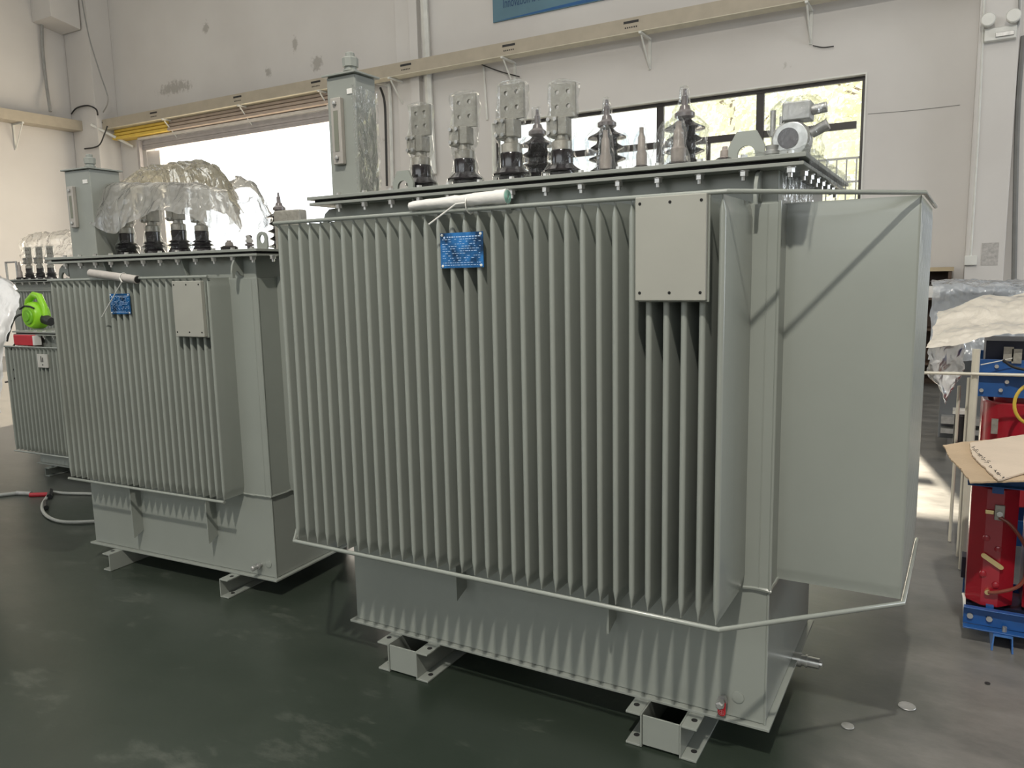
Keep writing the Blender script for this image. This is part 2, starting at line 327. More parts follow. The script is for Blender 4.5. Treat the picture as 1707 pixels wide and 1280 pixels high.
# outside yard
CONC = pbr('pale_concrete_yard', (0.62, 0.60, 0.55), 0.85, var=0.1, scale=2)
b = MB(); b.box(-70, 50, 12.3, 90, -0.3, -0.02); struct(b.build('ground', CONC), 'pale sunlit concrete yard outside')

# columns, pilasters, corbel
def wbox(name, x0, x1, d, z0=0, z1=10.6, mat=WALL, bev=0.01):
    b = MB(); b.box(x0, x1, WY-d, WY, z0, z1); return struct(b.build(name, mat, bevel=bev))
wbox('trim_1', LX+.02, X_(188, 100), 0.55)          # corner column
wbox('trim_3', X_(688, 60), X_(702, 60), 0.12)     # thin pilaster / pipe chase
wbox('trim_4', X_(662, 40), X_(687.5, 40), 0.07)
CXA, CXB = X_(1622, 200), X_(1688, 200)
wbox('trim_5', CXA, CXB, 0.30)                          # column at the right
b = MB()
zq = at(130, 50, 1, 11.4).z; b.prism([(10.75, zq+.12), (11.42, zq), (11.42, zq+1.6), (10.75, zq+1.6)], 0, LX+.001, LX+.75)
struct(b.build('trim_6', WALL, bevel=.01), 'white crane beam corbel on the left wall')

# cable tray with wall brackets (back wall) and the left wall run
TY = WY-0.42
def trayz(px, py): return at(px, py, 1, TY).z
ta, tb = at(640, 107, 1, TY), at(1050, 32, 1, TY)
za = (ta.z+tb.z)/2; zb = (at(640, 127, 1, TY).z+at(1050, 56, 1, TY).z)/2
tray = empty('cable_tray', ((LX+6)/2, TY, zb))
tag(tray, 'long beige metal cable tray running along the back wall above the windows', 'cable tray')
b = MB(); b.box(LX+.55, 6.5, TY, TY+.03, zb, za); b.box(LX+.55, 6.5, TY+.03, WY-.19, zb, zb+.02); b.box(LX+.55, 6.5, WY-.22, WY-.19, zb+.02, za)
o = b.build('channel', TRAY, tray, loc=-tray.location)
b = MB(); b.box(LX+.55, 6.5, TY, WY-.19, zb-.012, zb-.001); b.build('underside_bounce_tint', pbr('bounce_tinted_tray_underside', (.62, .58, .46), .5), tray, loc=-tray.location)  # warm light bounced up off the floor is put into this paler colour
for px, py in ((165, 197), (255, 180), (395, 152), (526, 134), (676, 103), (848, 76), (1052, 40), (1340, -10)):
    x = at(px, py, 1, TY-.001).x
    b = MB(); z = (za*0.62+zb*0.38); b.box(x-.12, x+.12, TY-.004, TY-.001, z, z+.035)
    for k in range(6): b.box(x-.10+k*.035, x-.10+k*.035+.018, TY-.004, TY-.001, z-.07, z-.05)
    b.build('slot_marking', BLK, tray, loc=-tray.location)
brs = [(x, 0) for x in (at(272, 193, 1, TY).x, at(398, 167, 1, TY).x, at(532, 148, 1, TY).x, at(650, 134, 1, TY).x, at(838, 96, 1, TY).x, at(1068, 52, 1, TY).x, at(1345, 0, 1, TY).x)]
names = ['above the yellow end of the roller shutter', 'second from the left above the roller shutter', 'beside the conservator top of the nearest transformer',
         'just right of the tall conservator box', 'above the third wrapped bushing', 'below the lower edge of the blue banner', 'at the upper right above the window']
first = None
for (x, _), nm in zip(brs, names):
    r = empty('wall_bracket', (x, WY, zb-.03)) if first is None else None
    if first is None:
        b = MB(); b.box(-.02, .02, -.46, -.001, -.018, .012); b.build('arm', WHITEP, r)
        b = MB(); b.box(-.02, .02, -.03, -.001, -.45, -.02); b.build('wall_plate', WHITEP, r)
        b = MB(); b.cyl((0, -.40, -.03), (0, -.03, -.43), .014, 8); b.build('brace', WHITEP, r)
        first = r
    else:
        r = copy_tree(first); r.location = (x, WY, zb-.03)
    tag(r, 'white triangular wall bracket holding the cable tray, '+nm, 'bracket', 'wall brackets under the cable tray')
# left wall tray
zl = zb+.02
tl = empty('cable_tray', (LX+.2, 8, zl)); tag(tl, 'beige cable tray along the left wall with a triangular bracket below', 'cable tray')
b = MB(); b.box(LX+.38, LX+.41, -2, TY, zl-.02, zl+(za-zb)); b.box(LX+.02, LX+.38, -2, WY-.56, zl-.02, zl); b.build('channel', TRAY, tl, loc=-tl.location)
p = at(30, 210, 0, LX+.2)
b = MB(); b.box(LX+.001, LX+.42, p.y-.02, p.y+.02, zl-.06, zl-.021); b.box(LX+.001, LX+.03, p.y-.02, p.y+.02, zl-.6, zl-.06); b.cyl((LX+.38, p.y, zl-.06), (LX+.02, p.y, zl-.58), .014, 8); b.build('bracket', WHITEP, tl, loc=-tl.location)
# strut pipe in the corner
p1 = at(152, 208, 1, WY-.6); p2 = at(222, 244, 1, WY-.05)
b = MB(); b.cyl(p1, p2, .035, 10); tag(b.build('strut_pipe', WHITEP), 'white slanted pipe strut below the tray in the back left corner', 'pipe')
# cables
def cable(pts, r, mat, name, label, cat='cable', sub=6):
    P = [Vector(p) for p in pts]; out = []
    for i in range(len(P)-1):
        a, b_, c, d = P[max(i-1, 0)], P[i], P[i+1], P[min(i+2, len(P)-1)]
        for k in range(sub):
            t = k/sub; out.append(0.5*((2*b_)+(c-a)*t+(2*a-5*b_+4*c-d)*t*t+(3*b_-a-3*c+d)*t**3))
    out.append(P[-1]); mb = MB().tube(out, r, 6); o = mb.build(name, mat); return tag(o, label, cat) if label else o
GREYC = pbr('grey_cable', (.30, .30, .29), .5)
cable([at(72, -40, 0, LX+.08), at(70, 60, 0, LX+.08), at(76, 130, 0, LX+.08), at(84, 186, 0, LX+.35)], .035, GREYC, 'hanging_cable', 'thick grey cable hanging down the left wall into the tray')
cable([at(133, -20, 1, WY-.62), at(148, 60, 1, WY-.62), at(166, 120, 1, WY-.62), at(180, 165, 1, WY-.62), at(172, 187, 1, WY-.45)], .014, GREYC, 'hanging_cable', 'thin grey cable sagging beside the corner column')
cable([at(119, 190, 1, WY-.6), at(128, 180, 1, WY-.6), at(146, 176, 1, WY-.6), at(160, 182, 1, WY-.6), at(163, 192, 1, WY-.55)], .018, BLK, 'cable_loop', 'black cable looping out of the tray in the corner')
cable([at(141, 248, 1, WY-.6), at(164, 243, 1, WY-.6), at(174, 224, 1, WY-.6), at(179, 210, 1, WY-.55)], .016, BLK, 'bent_cable', 'black bent cable beside the corner column below the tray')
cable([at(799, 106, 1, WY-.05), at(830, 118, 1, WY-.05), at(866, 128, 1, WY-.05)], .010, BLK, 'wall_wire', 'thin black wire running down to the bracket above the bushings')
cable([at(1355, 76, 1, WY-.03), at(1372, 79, 1, WY-.03), at(1390, 77, 1, WY-.03)], .007, BLK, 'wall_wire', 'short black wire beside the upper right bracket')
cable([at(634, 146, 1, WY-.1), at(641, 170, 1, WY-.1), at(643, 220, 1, WY-.1), at(645, 310, 1, WY-.1)], .022, BLK, 'wall_cable', 'black cable clipped down the wall right of the conservator')
cable([at(628, 138, 1, WY-.05), at(644, 142, 1, WY-.05), at(650, 160, 1, WY-.05), at(654, 310, 1, WY-.05)], .035, WHITEP, 'conduit', 'white bent conduit coming down the wall beside the black cable', 'conduit')
cable([at(706, -20, 1, WY-.09), at(710, 60, 1, WY-.09), at(722, 290, 1, WY-.09)], .07, WHITEP, 'drain_pipe', 'white vertical pipe on the wall left of the blue banner', 'pipe')
cable([at(805, 100, 1, WY-.03), at(812, 200, 1, WY-.03)], .02, WHITEP, 'conduit', 'thin white conduit above the left end of the window', 'conduit')
cable([at(1641, -10, 1, WY-.33), at(1632, 200, 1, WY-.33), at(1618, 428, 1, WY-.33)], .014, WHITEP, 'conduit', 'thin white conduit with clips down the right column', 'conduit')
cable([at(1706, 60, 1, WY-.03), at(1696, 200, 1, WY-.03), at(1690, 480, 1, WY-.03)], .03, pbr('grey_conduit', (.2, .2, .19), .5), 'conduit', 'dark grey conduit right of the right column', 'conduit')
cable([at(1447, 190, 1, WY-.005), at(1520, 184, 1, WY-.005), at(1600, 175, 1, WY-.005)], .004, GREYC, 'wall_wire', 'faint thin wire between the window and the right column')
# switch box + sheet of paper + emergency lamp on the right column
CF = WY-.30
p = at(1618, 434, 1, CF); b = MB(); b.box(p.x-.07, p.x+.07, CF-.06, CF, p.z-.06, p.z+.06); tag(b.build('socket_box', WHITEP, bevel=.005), 'small white socket box low on the right column', 'socket')
a0, a1 = at(1637, 405, 1, CF), at(1663, 442, 1, CF)
m = pbr('grey_paper', (.44, .42, .40), .8, var=.2, scale=30)
b = MB(); b.box(a0.x, a1.x, CF-.004, CF, a1.z, a0.z); tag(b.build('notice_sheet', m), 'faded grey notice sheet glued on the right column', 'notice')
el = empty('emergency_light', at(1668, 45, 1, CF)); tag(el, 'white twin head emergency light at the top of the right column', 'emergency light')
b = MB(); b.box(-.17, .17, -.10, -.001, -.17, -.02); b.build('battery_case', WHITEP, el, bevel=.01)
b = MB(); b.box(-.05, .14, -.13, -.101, -.14, -.09); b.build('test_panel', STEEL, el, bevel=.004)
for sx in (-.14, .12):
    b = MB(); b.lathe([(.03, .10), (.075, .02), (.08, -.05), (.07, -.06)], (sx, -.16, .06), 20, 'y'); b.build('lamp_head', WHITEP, el)
cable([at(1699, -20, 1, CF-.013), at(1699, 25, 1, CF-.013), at(1697, 40, 1, CF-.013), at(1692, 46, 1, CF-.013)], .012, GREYC, 'lamp_cable', 'grey cable feeding the emergency light')
# wooden shelf far right
p = at(1570, 441, 1, 11.6); sh = empty('wooden_shelf', (p.x, 11.6, 0)); tag(sh, 'dark wooden shelf cabinet by the wall right of the big transformer', 'shelf')
WOOD = pbr('dark_brown_wood', (.06, .035, .02), .6); TOPW = pbr('tan_wood', (.40, .32, .20), .6)
b = MB(); b.box(-.45, .14, -.2, .3, 1.52, 1.57); b.build('top_board', TOPW, sh)
b = MB(); b.box(-.42, -.38, -.18, .3, 0, 1.52); b.box(.08, .12, -.18, .3, 0, 1.52); b.box(-.38, .08, .27, .3, 0, 1.52); b.build('carcass', WOOD, sh)
for z in (.3, .75, 1.15): b = MB(); b.box(-.379, .079, -.17, .265, z, z+.03); b.build('shelf_board', WOOD, sh)
b = MB(); b.box(-.28, .0, -.12, .1, 1.181, 1.30); b.box(-.2, .04, -.1, .08, 1.30, 1.33); tag(b.build('paper_stack', PAPER, loc=(p.x, 11.6, 0)), 'stack of white papers inside the dark wooden shelf', 'papers')

# windows
win = struct(empty('window_1', (WX0, WY, WZ0)), 'long window with dark metal frame behind the transformer')
fb = MB(); FY0, FY1 = WY+.10, WY+.17
fb.box(WX0, WX1, FY0, FY1, WZ1-.07, WZ1); fb.box(WX0, WX1, FY0, FY1, WZ0, WZ0+.07); fb.box(WX0, WX0+.07, FY0, FY1, WZ0+.07, WZ1-.07); fb.box(WX1-.07, WX1, FY0, FY1, WZ0+.07, WZ1-.07)
ms = [at(945, 210, 1, FY0).x, at(1100, 190, 1, FY0).x, at(1267, 180, 1, FY0).x]
TZ = at(1420, 208, 1, FY0).z
ee = [WX0+.07]+ms+[WX1-.07]
for mx in ms: fb.box(mx-.055, mx+.055, FY0, FY1, WZ0+.07, WZ1-.07)
for a, c in zip(ee, ee[1:]): fb.box(a+.055, c-.055, FY0, FY1, TZ-.05, TZ+.05)
for a, c in zip(ee, ee[1:]):
    mm = (a+c)/2; fb.box(mm-.03, mm+.03, FY0+.005, FY1-.005, WZ0+.07, TZ-.05)
o = fb.build('window_frame', FRAME, win, loc=-win.location, bevel=.004)
for a, c in zip(ee, ee[1:]):
    gb = MB(); gb.box(a, c, WY+.13, WY+.134, WZ0+.06, WZ1-.06); gb.build('window_pane', GLASS, win, loc=-win.location)
b = MB(); t = .02
b.box(WX0-.001, WX0+t, WY-.03, WY+.1, WZ0, WZ1); b.box(WX1-t, WX1+.001, WY-.03, WY+.1, WZ0, WZ1); b.box(WX0+t, WX1-t, WY-.03, WY+.1, WZ1-t, WZ1+.001); b.box(WX0+t, WX1-t, WY-.03, WY+.1, WZ0, WZ0+t)
struct(b.build('trim_7', WHITEP), 'white window reveal')
# outside guard railing
RY = WY+.5
r = empty('guard_railing', (at(1400, 265, 1, RY).x, RY, 0)); tag(r, 'dark metal guard railing outside the right end of the window', 'railing')
b = MB(); zt = at(1400, 263, 1, RY).z; zb2 = at(1430, 300, 1, RY).z; xa, xb = at(1345, 270, 1, RY).x, at(1462, 262, 1, RY).x
b.box(xa, xb, RY, RY+.03, zt-.03, zt); b.build('top_rail', FRAME, r, loc=-r.location)
b = MB(); b.box(xa, xb, RY, RY+.03, zb2-.03, zb2); b.build('lower_rail', FRAME, r, loc=-r.location)
k = 0; x = xa
while x < xb+.01:
    b = MB(); b.box(x, x+.02, RY+.005, RY+.025, -.02 if k % 3 == 0 else 2.2, zt-.03); b.build('baluster', FRAME, r, loc=-r.location); x += .135; k += 1

# roller door
rd = struct(empty('door_1', ((DX0+DX1)/2, WY, DZ)), 'roller shutter door opening with the curtain rolled up')
lo = lambda o: o
SH = pbr('grey_shutter_steel', (.42, .39, .38), .5, metal=.2); YB = pbr('yellow_shutter_paint', (.72, .50, .08), .5); BOXB = pbr('brown_shutter_box', (.42, .34, .28), .55)
zc0 = at(400, 226, 1, WY-.10).z; zc1 = at(400, 208, 1, WY-.10).z; zr = at(400, 201, 1, WY-.2).z; zh0 = at(400, 199, 1, WY-.25).z; zh1 = at(400, 178, 1, WY-.25).z
b = MB()
for k in range(4): zz = zc0+(zc1-zc0)*k/4; b.box(DX0+.05, DX1-.05, WY-.13+.008*(k % 2), WY-.07, zz, zz+(zc1-zc0)/4-.004)
b.build('shutter_curtain', SH, rd, loc=-rd.location)
b = MB(); b.box(DX0+.0, DX1, WY-.20, WY-.06, zc1+.005, zr); b.build('bottom_rail', pbr('pale_aluminium_rail', (.70, .68, .64), .4, metal=.2), rd, loc=-rd.location)
hh = (zh1-zh0)/3
for nm, mt, xa, xb in (('shutter_housing', BOXB, DX0+1.2, DX1+.1), ('yellow_housing_end', YB, DX0-.80, DX0+1.19)):
    b = MB()
    for k in range(3): b.box(xa, xb, WY-.30+.03*k, WY-.0005, zh0+hh*k+.006, zh0+hh*(k+1)-.006)
    b.build(nm, mt, rd, loc=-rd.location, bevel=.02)
b = MB(); b.box(DX0-.02, DX0+.06, WY-.22, WY-.14, 0, zc1); b.box(DX1-.06, DX1+.02, WY-.22, WY-.14, 0, zc1); b.build('guide_rail', SH, rd, loc=-rd.location)
b = MB(); b.box(DX0, DX0+.45, WY+.02, WY+.23, 0, zc0-.01); struct(b.build('trim_8', WALL), 'door reveal')

# banner
bz = at(822, 38, 1, WY-.03); bw = at(1150, -15, 1, WY-.03)
ban = empty('wall_banner', (bz.x, WY-.03, bz.z)); tag(ban, 'blue slogan banner at the top edge of the picture', 'banner')
b = MB(); b.box(0, 6.2, 0, .025, 0, 1.15); b.build('panel', pbr('steel_blue_print', (.10, .20, .26), .5, var=.25, scale=.7), ban)
b = MB(); b.prism([(.02, .01), (6.18, .01), (6.18, .34), (3.4, .10), (1.2, .05)], 1, -.003, -.001); b.build('dark_blue_wave', pbr('navy_print', (.015, .10, .28), .5), ban)
tx = text('lettering', 'Innovation is the fu', .21, pbr('deep_blue_print', (.01, .05, .13), .5), ban, (.20, -.002, .20), (PI/2, 0, 0), .0008); tx.scale = (.58, 1.05, 1)

# ------------------------------------------------------------------ oil transformer generator
def fin_mesh(d, z0, z1, t=.0185, axis='y'):
    """hollow pressed radiator fin; root at 0, tip at -d along y (or +d along x); pinched flat at both ends."""
    levels = [(z0, .22), (z0+.010, .24), (z0+.030, .75), (z0+.045, 1), (z1-.045, 1), (z1-.030, .75), (z1-.010, .24), (z1, .22)]
    rings = []
    for z, k in levels:
        h = t/2*k; tip = d; r = []
        pts = [(-h, 0.0)]+[(-h, tip*.5)]
        for j in range(7):
            a = PI*j/6; pts.append((-h*1.0*math.cos(a), tip-t/2+(t/2)*math.sin(a)*(0.6+.4*k)))
        pts += [(h, tip*.5), (h, 0.0)]
        for a, q in pts: r.append((a, -q, z) if axis == 'y' else (q, a, z))
        rings.append(r)
    return MB().loft(rings)

def bolt_mesh(r=.0135):
    b = MB(); b.lathe([(r*1.25, 0), (r*1.25, -.003)], n=12); b.lathe([(r, -.003), (r, -.0165)], n=6); b.lathe([(r*.5, -.0165), (r*.5, -.029)], n=8)
    return b

def lv_bushing(parent, x, y, z, s=1.0, seed=0, wrapped=True, plate_rot=0.0, sheds=False, label=None):
    """low voltage bushing: brown porcelain skirt, metal cap, split clamp and drilled terminal plate."""
    if sheds: prof = [(.062, 0), (.066, .006), (.050, .035), (.046, .04), (.068, .048), (.044, .062), (.058, .070), (.040, .080), (.042, .13), (.038, .134)]
    else: prof = [(.050, 0), (.052, .045), (.072, .050), (.073, .056), (.048, .075), (.044, .08), (.044, .128), (.041, .134)]
    b = MB(); b.lathe([(r*s, q*s) for r, q in prof], n=32)
    base = b.build('low_voltage_bushing', PORC, parent, (x, y, z), rot=(0, 0, plate_rot))
    if label: base['label'] = label
    b = MB(); b.lathe([(.040*s, .1341*s), (.040*s, .165*s), (.028*s, .172*s), (.024*s, .20*s), (.024*s, .255*s)], n=20); b.build('stud_cap', TINNED, base)
    b = MB(); b.box(-.052*s, -.006*s, -.034*s, -.002*s, .185*s, .262*s); b.box(-.052*s, -.006*s, .002*s, .034*s, .185*s, .262*s); b.box(-.006*s, .03*s, -.03*s, .03*s, .19*s, .258*s)
    b.build('clamp', TINNED, base, bevel=.004*s)
    cb0 = None
    for zz in (.198, .248):
        for xx in (-.040, -.012):
            if cb0 is None: b = MB(); b.cyl((0, -.046*s, 0), (0, .046*s, 0), .0075*s, 8); cb0 = o = b.build('clamp_bolt', STEEL, base)
            else: o = cb0.copy(); COL.objects.link(o); o.parent = base
            o.location = (xx*s, 0, zz*s)
    # drilled plate: four tiles with a round opening each, and the plain foot of the plate
    b = MB(); x0, x1, z0, z1, y0, y1 = -.042, .060, .258, .385, -.006, .008; xm, zm, zl_ = .009, .325, .268
    b.box(x0*s, x1*s, y0*s, y1*s, z0*s, zl_*s)
    for (a0, a1) in ((x0, xm), (xm, x1)):
        for (c0, c1) in ((zl_, zm), (zm, z1)):
            hx = a0+.42*(a1-a0) if a0 > 0 else a0+.50*(a1-a0); hz = (c0+c1)/2+(.003 if c0 < zm-.001 else 0); R, O, I = .0088, [], []
            for q in range(24):
                an = 2*PI*q/24+PI/24; dx, dz = math.cos(an), math.sin(an)
                t = min(((a1-hx)/dx if dx > 0 else (a0-hx)/dx), ((c1-hz)/dz if dz > 0 else (c0-hz)/dz))
                O.append((hx+dx*t, hz+dz*t)); I.append((hx+R*dx, hz+R*dz))
            for cx_, cz_ in ((a0, c0), (a1, c0), (a1, c1), (a0, c1)):
                q = min(range(24), key=lambda q: (O[q][0]-cx_)**2+(O[q][1]-cz_)**2); O[q] = (cx_, cz_)
            vs = [(p[0]*s, yy*s, p[1]*s) for yy in (y0, y1) for L_ in (O, I) for p in L_]
            fs = []
            for q in range(24):
                k = (q+1) % 24; fs += [(q, k, 24+k, 24+q), (48+q, 72+q, 72+k, 48+k), (q, 48+q, 48+k, k), (24+q, 24+k, 72+k, 72+q)]
            b.add(vs, fs)
    b.build('terminal_plate', TINNED, base)
    if wrapped:
        off = lambda q: s*.010*max(0, min(1, (q/s-.24)/.06))
        pr = interp([(.078, .030), (.080, .052), (.060, .085), (.052, .13), (.052, .17), (.064, .19), (.064, .26), (.062, .29), (.064, .385), (.05, .393), (.02, .395)], .012)
        b = wrap_column([(r*s, q*s) for r, q in pr], amp=.006*s, seed=seed, sx=1.0, sy=.72, off=off); b.build('plastic_wrap', WRAP, base)
    return base

def hv_bushing(parent, x, y, z, s=1.0, seed=0, wrapped=True, n_shed=4, label=None):
    prof = [(.058, 0), (.060, .02)]
    q = .03
    for k in range(n_shed):
        R = .075 if k % 2 == 0 else .066
        prof += [(.042, q), (R, q+.012), (R+.002, q+.016), (.044, q+.030)]; q += .045
    prof += [(.040, q), (.078, q+.006), (.078, q+.011), (.040, q+.03), (.024, q+.045)]
    b = MB(); b.lathe([(r*s, h*s) for r, h in prof], n=32); base = b.build('high_voltage_bushing', PORC, parent, (x, y, z))
    if label: base['label'] = label
    t = q+.045
    b = MB(); b.lathe([(r*s, (t+h)*s) for r, h in [(.026, .0005), (.038, .008), (.038, .022), (.022, .034), (.018, .05), (.012, .052), (.012, .085), (.007, .09), (.006, .112)]], n=16)
    b.build('terminal_stud', PORCG, base)
    if wrapped:
        pr = interp([(.086, .01), (.090, .05), (.088, t-.04), (.086, t-.03), (.046, t+.012), (.044, t+.03), (.022, t+.06), (.018, t+.12), (.003, t+.125)], .013)
        b = wrap_column([(r*s, h*s) for r, h in pr], amp=.006*s, seed=seed); b.build('plastic_wrap', WRAP, base)
    return base

def knob(parent, x, y, z, h, r, seed, name='tap_switch', wrapped=True, label=None):
    b = MB(); b.lathe([(r*1.35, 0), (r*1.35, .012), (r*.95, .016), (r*.95, h*.45), (r*.7, h*.5), (r*.62, h*.8), (r*.4, h*.86), (r*.36, h)], n=20)
    o = b.build(name, KNOBM, parent, (x, y, z))
    if label: o['label'] = label
    b = MB(); b.lathe([(r*1.42, .001), (r*1.45, .022), (r*1.0, .028)], n=20); b.build('dark_collar', PORC, o)
    if wrapped:
        b = wrap_column([(rr, q) for rr, q in interp([(r*1.6, .004), (r*1.55, h*.25), (r*1.2, h*.5), (r*1.0, h*.85), (r*.55, h*1.05), (r*.2, h*1.12)], .01)], amp=.006, seed=seed, n=20); b.build('plastic_wrap', WRAP, o)
    return o

def transformer(P):
    ox, oy, yaw = P['o']; root = empty('oil_transformer', (ox, oy, 0), yaw)
    tag(root, P['label'], 'transformer', P.get('group'))
    c_, s_ = math.cos(yaw), math.sin(yaw)
    def pl(px, py, ly=None, lx=None):
        d = ray(px, py); u = Vector((c_, s_, 0)); v = Vector((-s_, c_, 0)); c = CAM-Vector((ox, oy, 0))
        t = (ly-c.dot(v))/d.dot(v) if ly is not None else (lx-c.dot(u))/d.dot(u)
        p = c+d*t; return Vector((p.dot(u), p.dot(v), p.z))
    root['pl'] = 0; del root['pl']
    L, W, zf, zb, zt, zc = P['L'], P['W'], P['zf'], P['zb'], P['zt'], P['zc']
    b = MB(); b.box(-L, 0, 0, W, zf+.009, zc-.032); b.build('tank', PAINT, root, bevel=.005)
    b = MB(); b.box(-L-.02, .02, -.022, W+.02, zf-.001, zf+.009); b.build('base_plate', PAINT, root, bevel=.002)
    # corrugated wall skin + weld bead
    b = MB(); e = .006
    b.box(-L-e, e, -e, W+e, zb, zt-.004); b.build('corrugated_wall', PAINT, root, bevel=.003)
    b = MB(); pts = []
    def bead(a, c, n):
        for i in range(n): q = Vector(a).lerp(Vector(c), i/n); pts.append(q+Vector((nz(q, 60), nz(q, 60, 3), nz(q, 60, 7)))*.004)
    bead((-L-e, -e, zb), (e, -e, zb), 90); bead((e, -e, zb), (e, W+e, zb), 45); bead((e, W+e, zb), (-L-e, W+e, zb), 30); bead((-L-e, W+e, zb), (-L-e, -e, zb), 30)
    b.tube(pts, .006, 6, close=True); b.build('weld_bead', PAINT, root)
    b = MB(); b.cyl((e, -e, zb), (e, -e, zt), .005, 8); b.cyl((-.028, -e, zb), (-.028, -e, zt-.01), .0022, 6); b.cyl((.001, 0, zf+.01), (.001, 0, zb-.01), .004, 8)
    b.build('corner_weld', PAINT, root)
    # fins
    fm = fin_mesh(P['fd'], zb, zt).build('cooling_fin', PAINT, root, (P['fx'], 0, 0)); n = P['fn']
    for i in range(1, n):
        o = fm.copy(); COL.objects.link(o); o.parent = root; o.location = (P['fx']-i*P['fp'], 0, 0)
    if P.get('side', 0):
        sm = fin_mesh(P['sd'], zb, zt, axis='x').build('cooling_fin', PAINT, root, (0, P['sy'], 0))
        for i in range(1, P['side']):
            o = sm.copy(); COL.objects.link(o); o.parent = root; o.location = (i*.0009, P['sy']+i*P['sp'], 0)
        if P.get('left_side'):
            for i in range(P['side']):
                o = sm.copy(); COL.objects.link(o); o.parent = root; o.location = (-L, P['sy']+i*P['sp'], 0); o.rotation_euler = (0, 0, PI)
                o.location.y = P['sy']+i*P['sp']
    # tie bars
    yb = -P['fd']-.004; xl, xr = P['fx']-(n-1)*P['fp']-.012, P['fx']+.012
    for z, nm in ((zb-.008, 'lower_tie_bar'), (zt+.006, 'upper_tie_bar')):
        path = [(xl, yb, z), (xr, yb, z)]
        if P.get('side_bar'):
            xe = P['sd']+.004; ys = P['sy']-.01; ye = P['sy']+(P['side']-1)*P['sp']+.02
            path = [(-L-P['sd']-.004, ye, z), (-L-P['sd']-.004, ys, z)]+path+[(xe, ys, z), (xe+.013, ye, z)]
        b = MB(); b.tube(path, .0065 if z > 1 else .0075, 10); b.build(nm, PAINT, root)
    # under-fin stiffeners on the lower tank
    for (pa, pb) in P.get('stiff', ()):
        q = pl(*pa, ly=-P['stiffd']); zz = pl(*pb, ly=-P['stiffd']).z
        b = MB(); b.prism([(0.0, zb+.02), (-P['stiffd']*1.05, zb+.02), (-P['stiffd'], zz), (0.0, zz+.03)], 0, q.x-.004, q.x+.004); b.build('stiffener', PAINT, root)
    # feet: channels
    def channel(xw, sgn, y0, y1, z1, fw=.055, t=.006):
        b = MB(); b.box(xw-t/2, xw+t/2, y0, y1, .001, z1)
        xa, xb = (xw+t/2, xw+fw) if sgn > 0 else (xw-fw, xw-t/2)
        b.box(xa, xb, y0, y1, z1-t-.002, z1); b.box(xa, xb, y0, y1, .001, .007+.002)
        o = b.build('foot_channel', PAINT, root, bevel=.002)
        h = MB(); xm = (xa+xb)/2+(.004*sgn)
        for zz in (z1+.0006, .0096): h.lathe([(.0105, -.0006), (.0105, 0)], (xm, y0+.05, zz), 14)
        h.build('bolt_hole', HOLE, o)
        return o
    for (xa, xb) in P['feet']:
        y0, y1 = P['fy'], W+(-P['fy'])
        if xb is None: channel(xa[0], xa[1], y0, y1, zf-.001)
        else:
            channel(xa, -1, y0, y1, zf-.001); channel(xb, 1, y0, y1, zf-.001)
            b = MB(); b.box(xa+.004, xb-.004, y0+.004, y0+.010, .01, zf-.004); b.build('foot_end_plate', PAINT, root, bevel=.002)
    # cover, gasket, flange, bolts
    cx0, cx1, cy0, cy1 = P['cov']
    b = MB(); b.box(cx0, cx1, cy0, cy1, zc-.013, zc); b.build('cover_plate', COVERP, root, bevel=.002)
    b = MB(); b.box(cx0+.022, cx1-.022, cy0+.022, cy1-.022, zc-.023, zc-.013); b.build('gasket', DARKGAP, root)
    b = MB(); b.box(cx0+.006, cx1-.006, cy0+.006, cy1-.006, zc-.034, zc-.023); b.build('flange', COVERP, root, bevel=.002)
    bo = bolt_mesh(P.get('br', .0135)).build('flange_bolt', ZINC, root, (0, 0, 0)); spots = []
    ba, bb, bn = P['bolts']
    for i in range(bn): spots.append((ba+(bb-ba)*i/(bn-1), cy0+.030))
    if P.get('sidebolts', 1):
        for i in range(1, 8): spots.append((cx1-.03, cy0+.03+(cy1-cy0-.06)*i/8))
    for i, (x, y) in enumerate(spots):
        o = bo if i == 0 else bo.copy()
        if i: COL.objects.link(o); o.parent = root
        o.location = (x, y, zc-.034)
    hm = MB(); hm.lathe([(.013, 0), (.013, .002)], n=12); hm.lathe([(.010, .002), (.010, .010)], n=6); ho = hm.build('bolt_head', ZINC, root)
    for i, (x, y) in enumerate(spots):
        o = ho if i == 0 else ho.copy()
        if i: COL.objects.link(o); o.parent = root
        o.location = (x, y, zc)
    # neck gussets + lifting hooks
    for x in P.get('gussets', ()):
        b = MB(); b.prism([(0, zc-.034), (cy0+.03, zc-.034), (-.012, zt+.004), (0, zt+.004)], 0, x-.004, x+.004); b.build('gusset', PAINT, root)
    def hook(x, sg, along='y'):
        pts = []
        for j in range(11): a = math.radians(-80+j*17); pts.append((-.052-.040*math.cos(a-.2)*1.0, zc-.085-.042*math.sin(a)))
        inner = [(-.050-.018*math.cos(math.radians(-80+j*17)), zc-.085-.020*math.sin(math.radians(-80+j*17))) for j in range(10, -1, -1)]
        b = MB()
        if along == 'y': b.prism([(0, zc-.034), (-.045, zc-.036), *[(p[0], p[1]) for p in pts if p[1] < zc-.04], (-.02, zc-.13), (0, zc-.13)], 0, x-.005, x+.005)
        b.build('lifting_hook', PAINT, root); return b
    for x in P.get('hooks', ()):
        out = [(0, zc-.034), (-.035, zc-.036), (-.055, zc-.050), (-.068, zc-.075), (-.074, zc-.105), (-.070, zc-.135), (-.058, zc-.135), (-.055, zc-.115), (-.045, zc-.10), (-.032, zc-.105), (-.02, zc-.12), (0, zc-.125)]
        b = MB(); b.prism(out, 0, x-.005, x+.005); b.build('lifting_hook', PAINT, root)
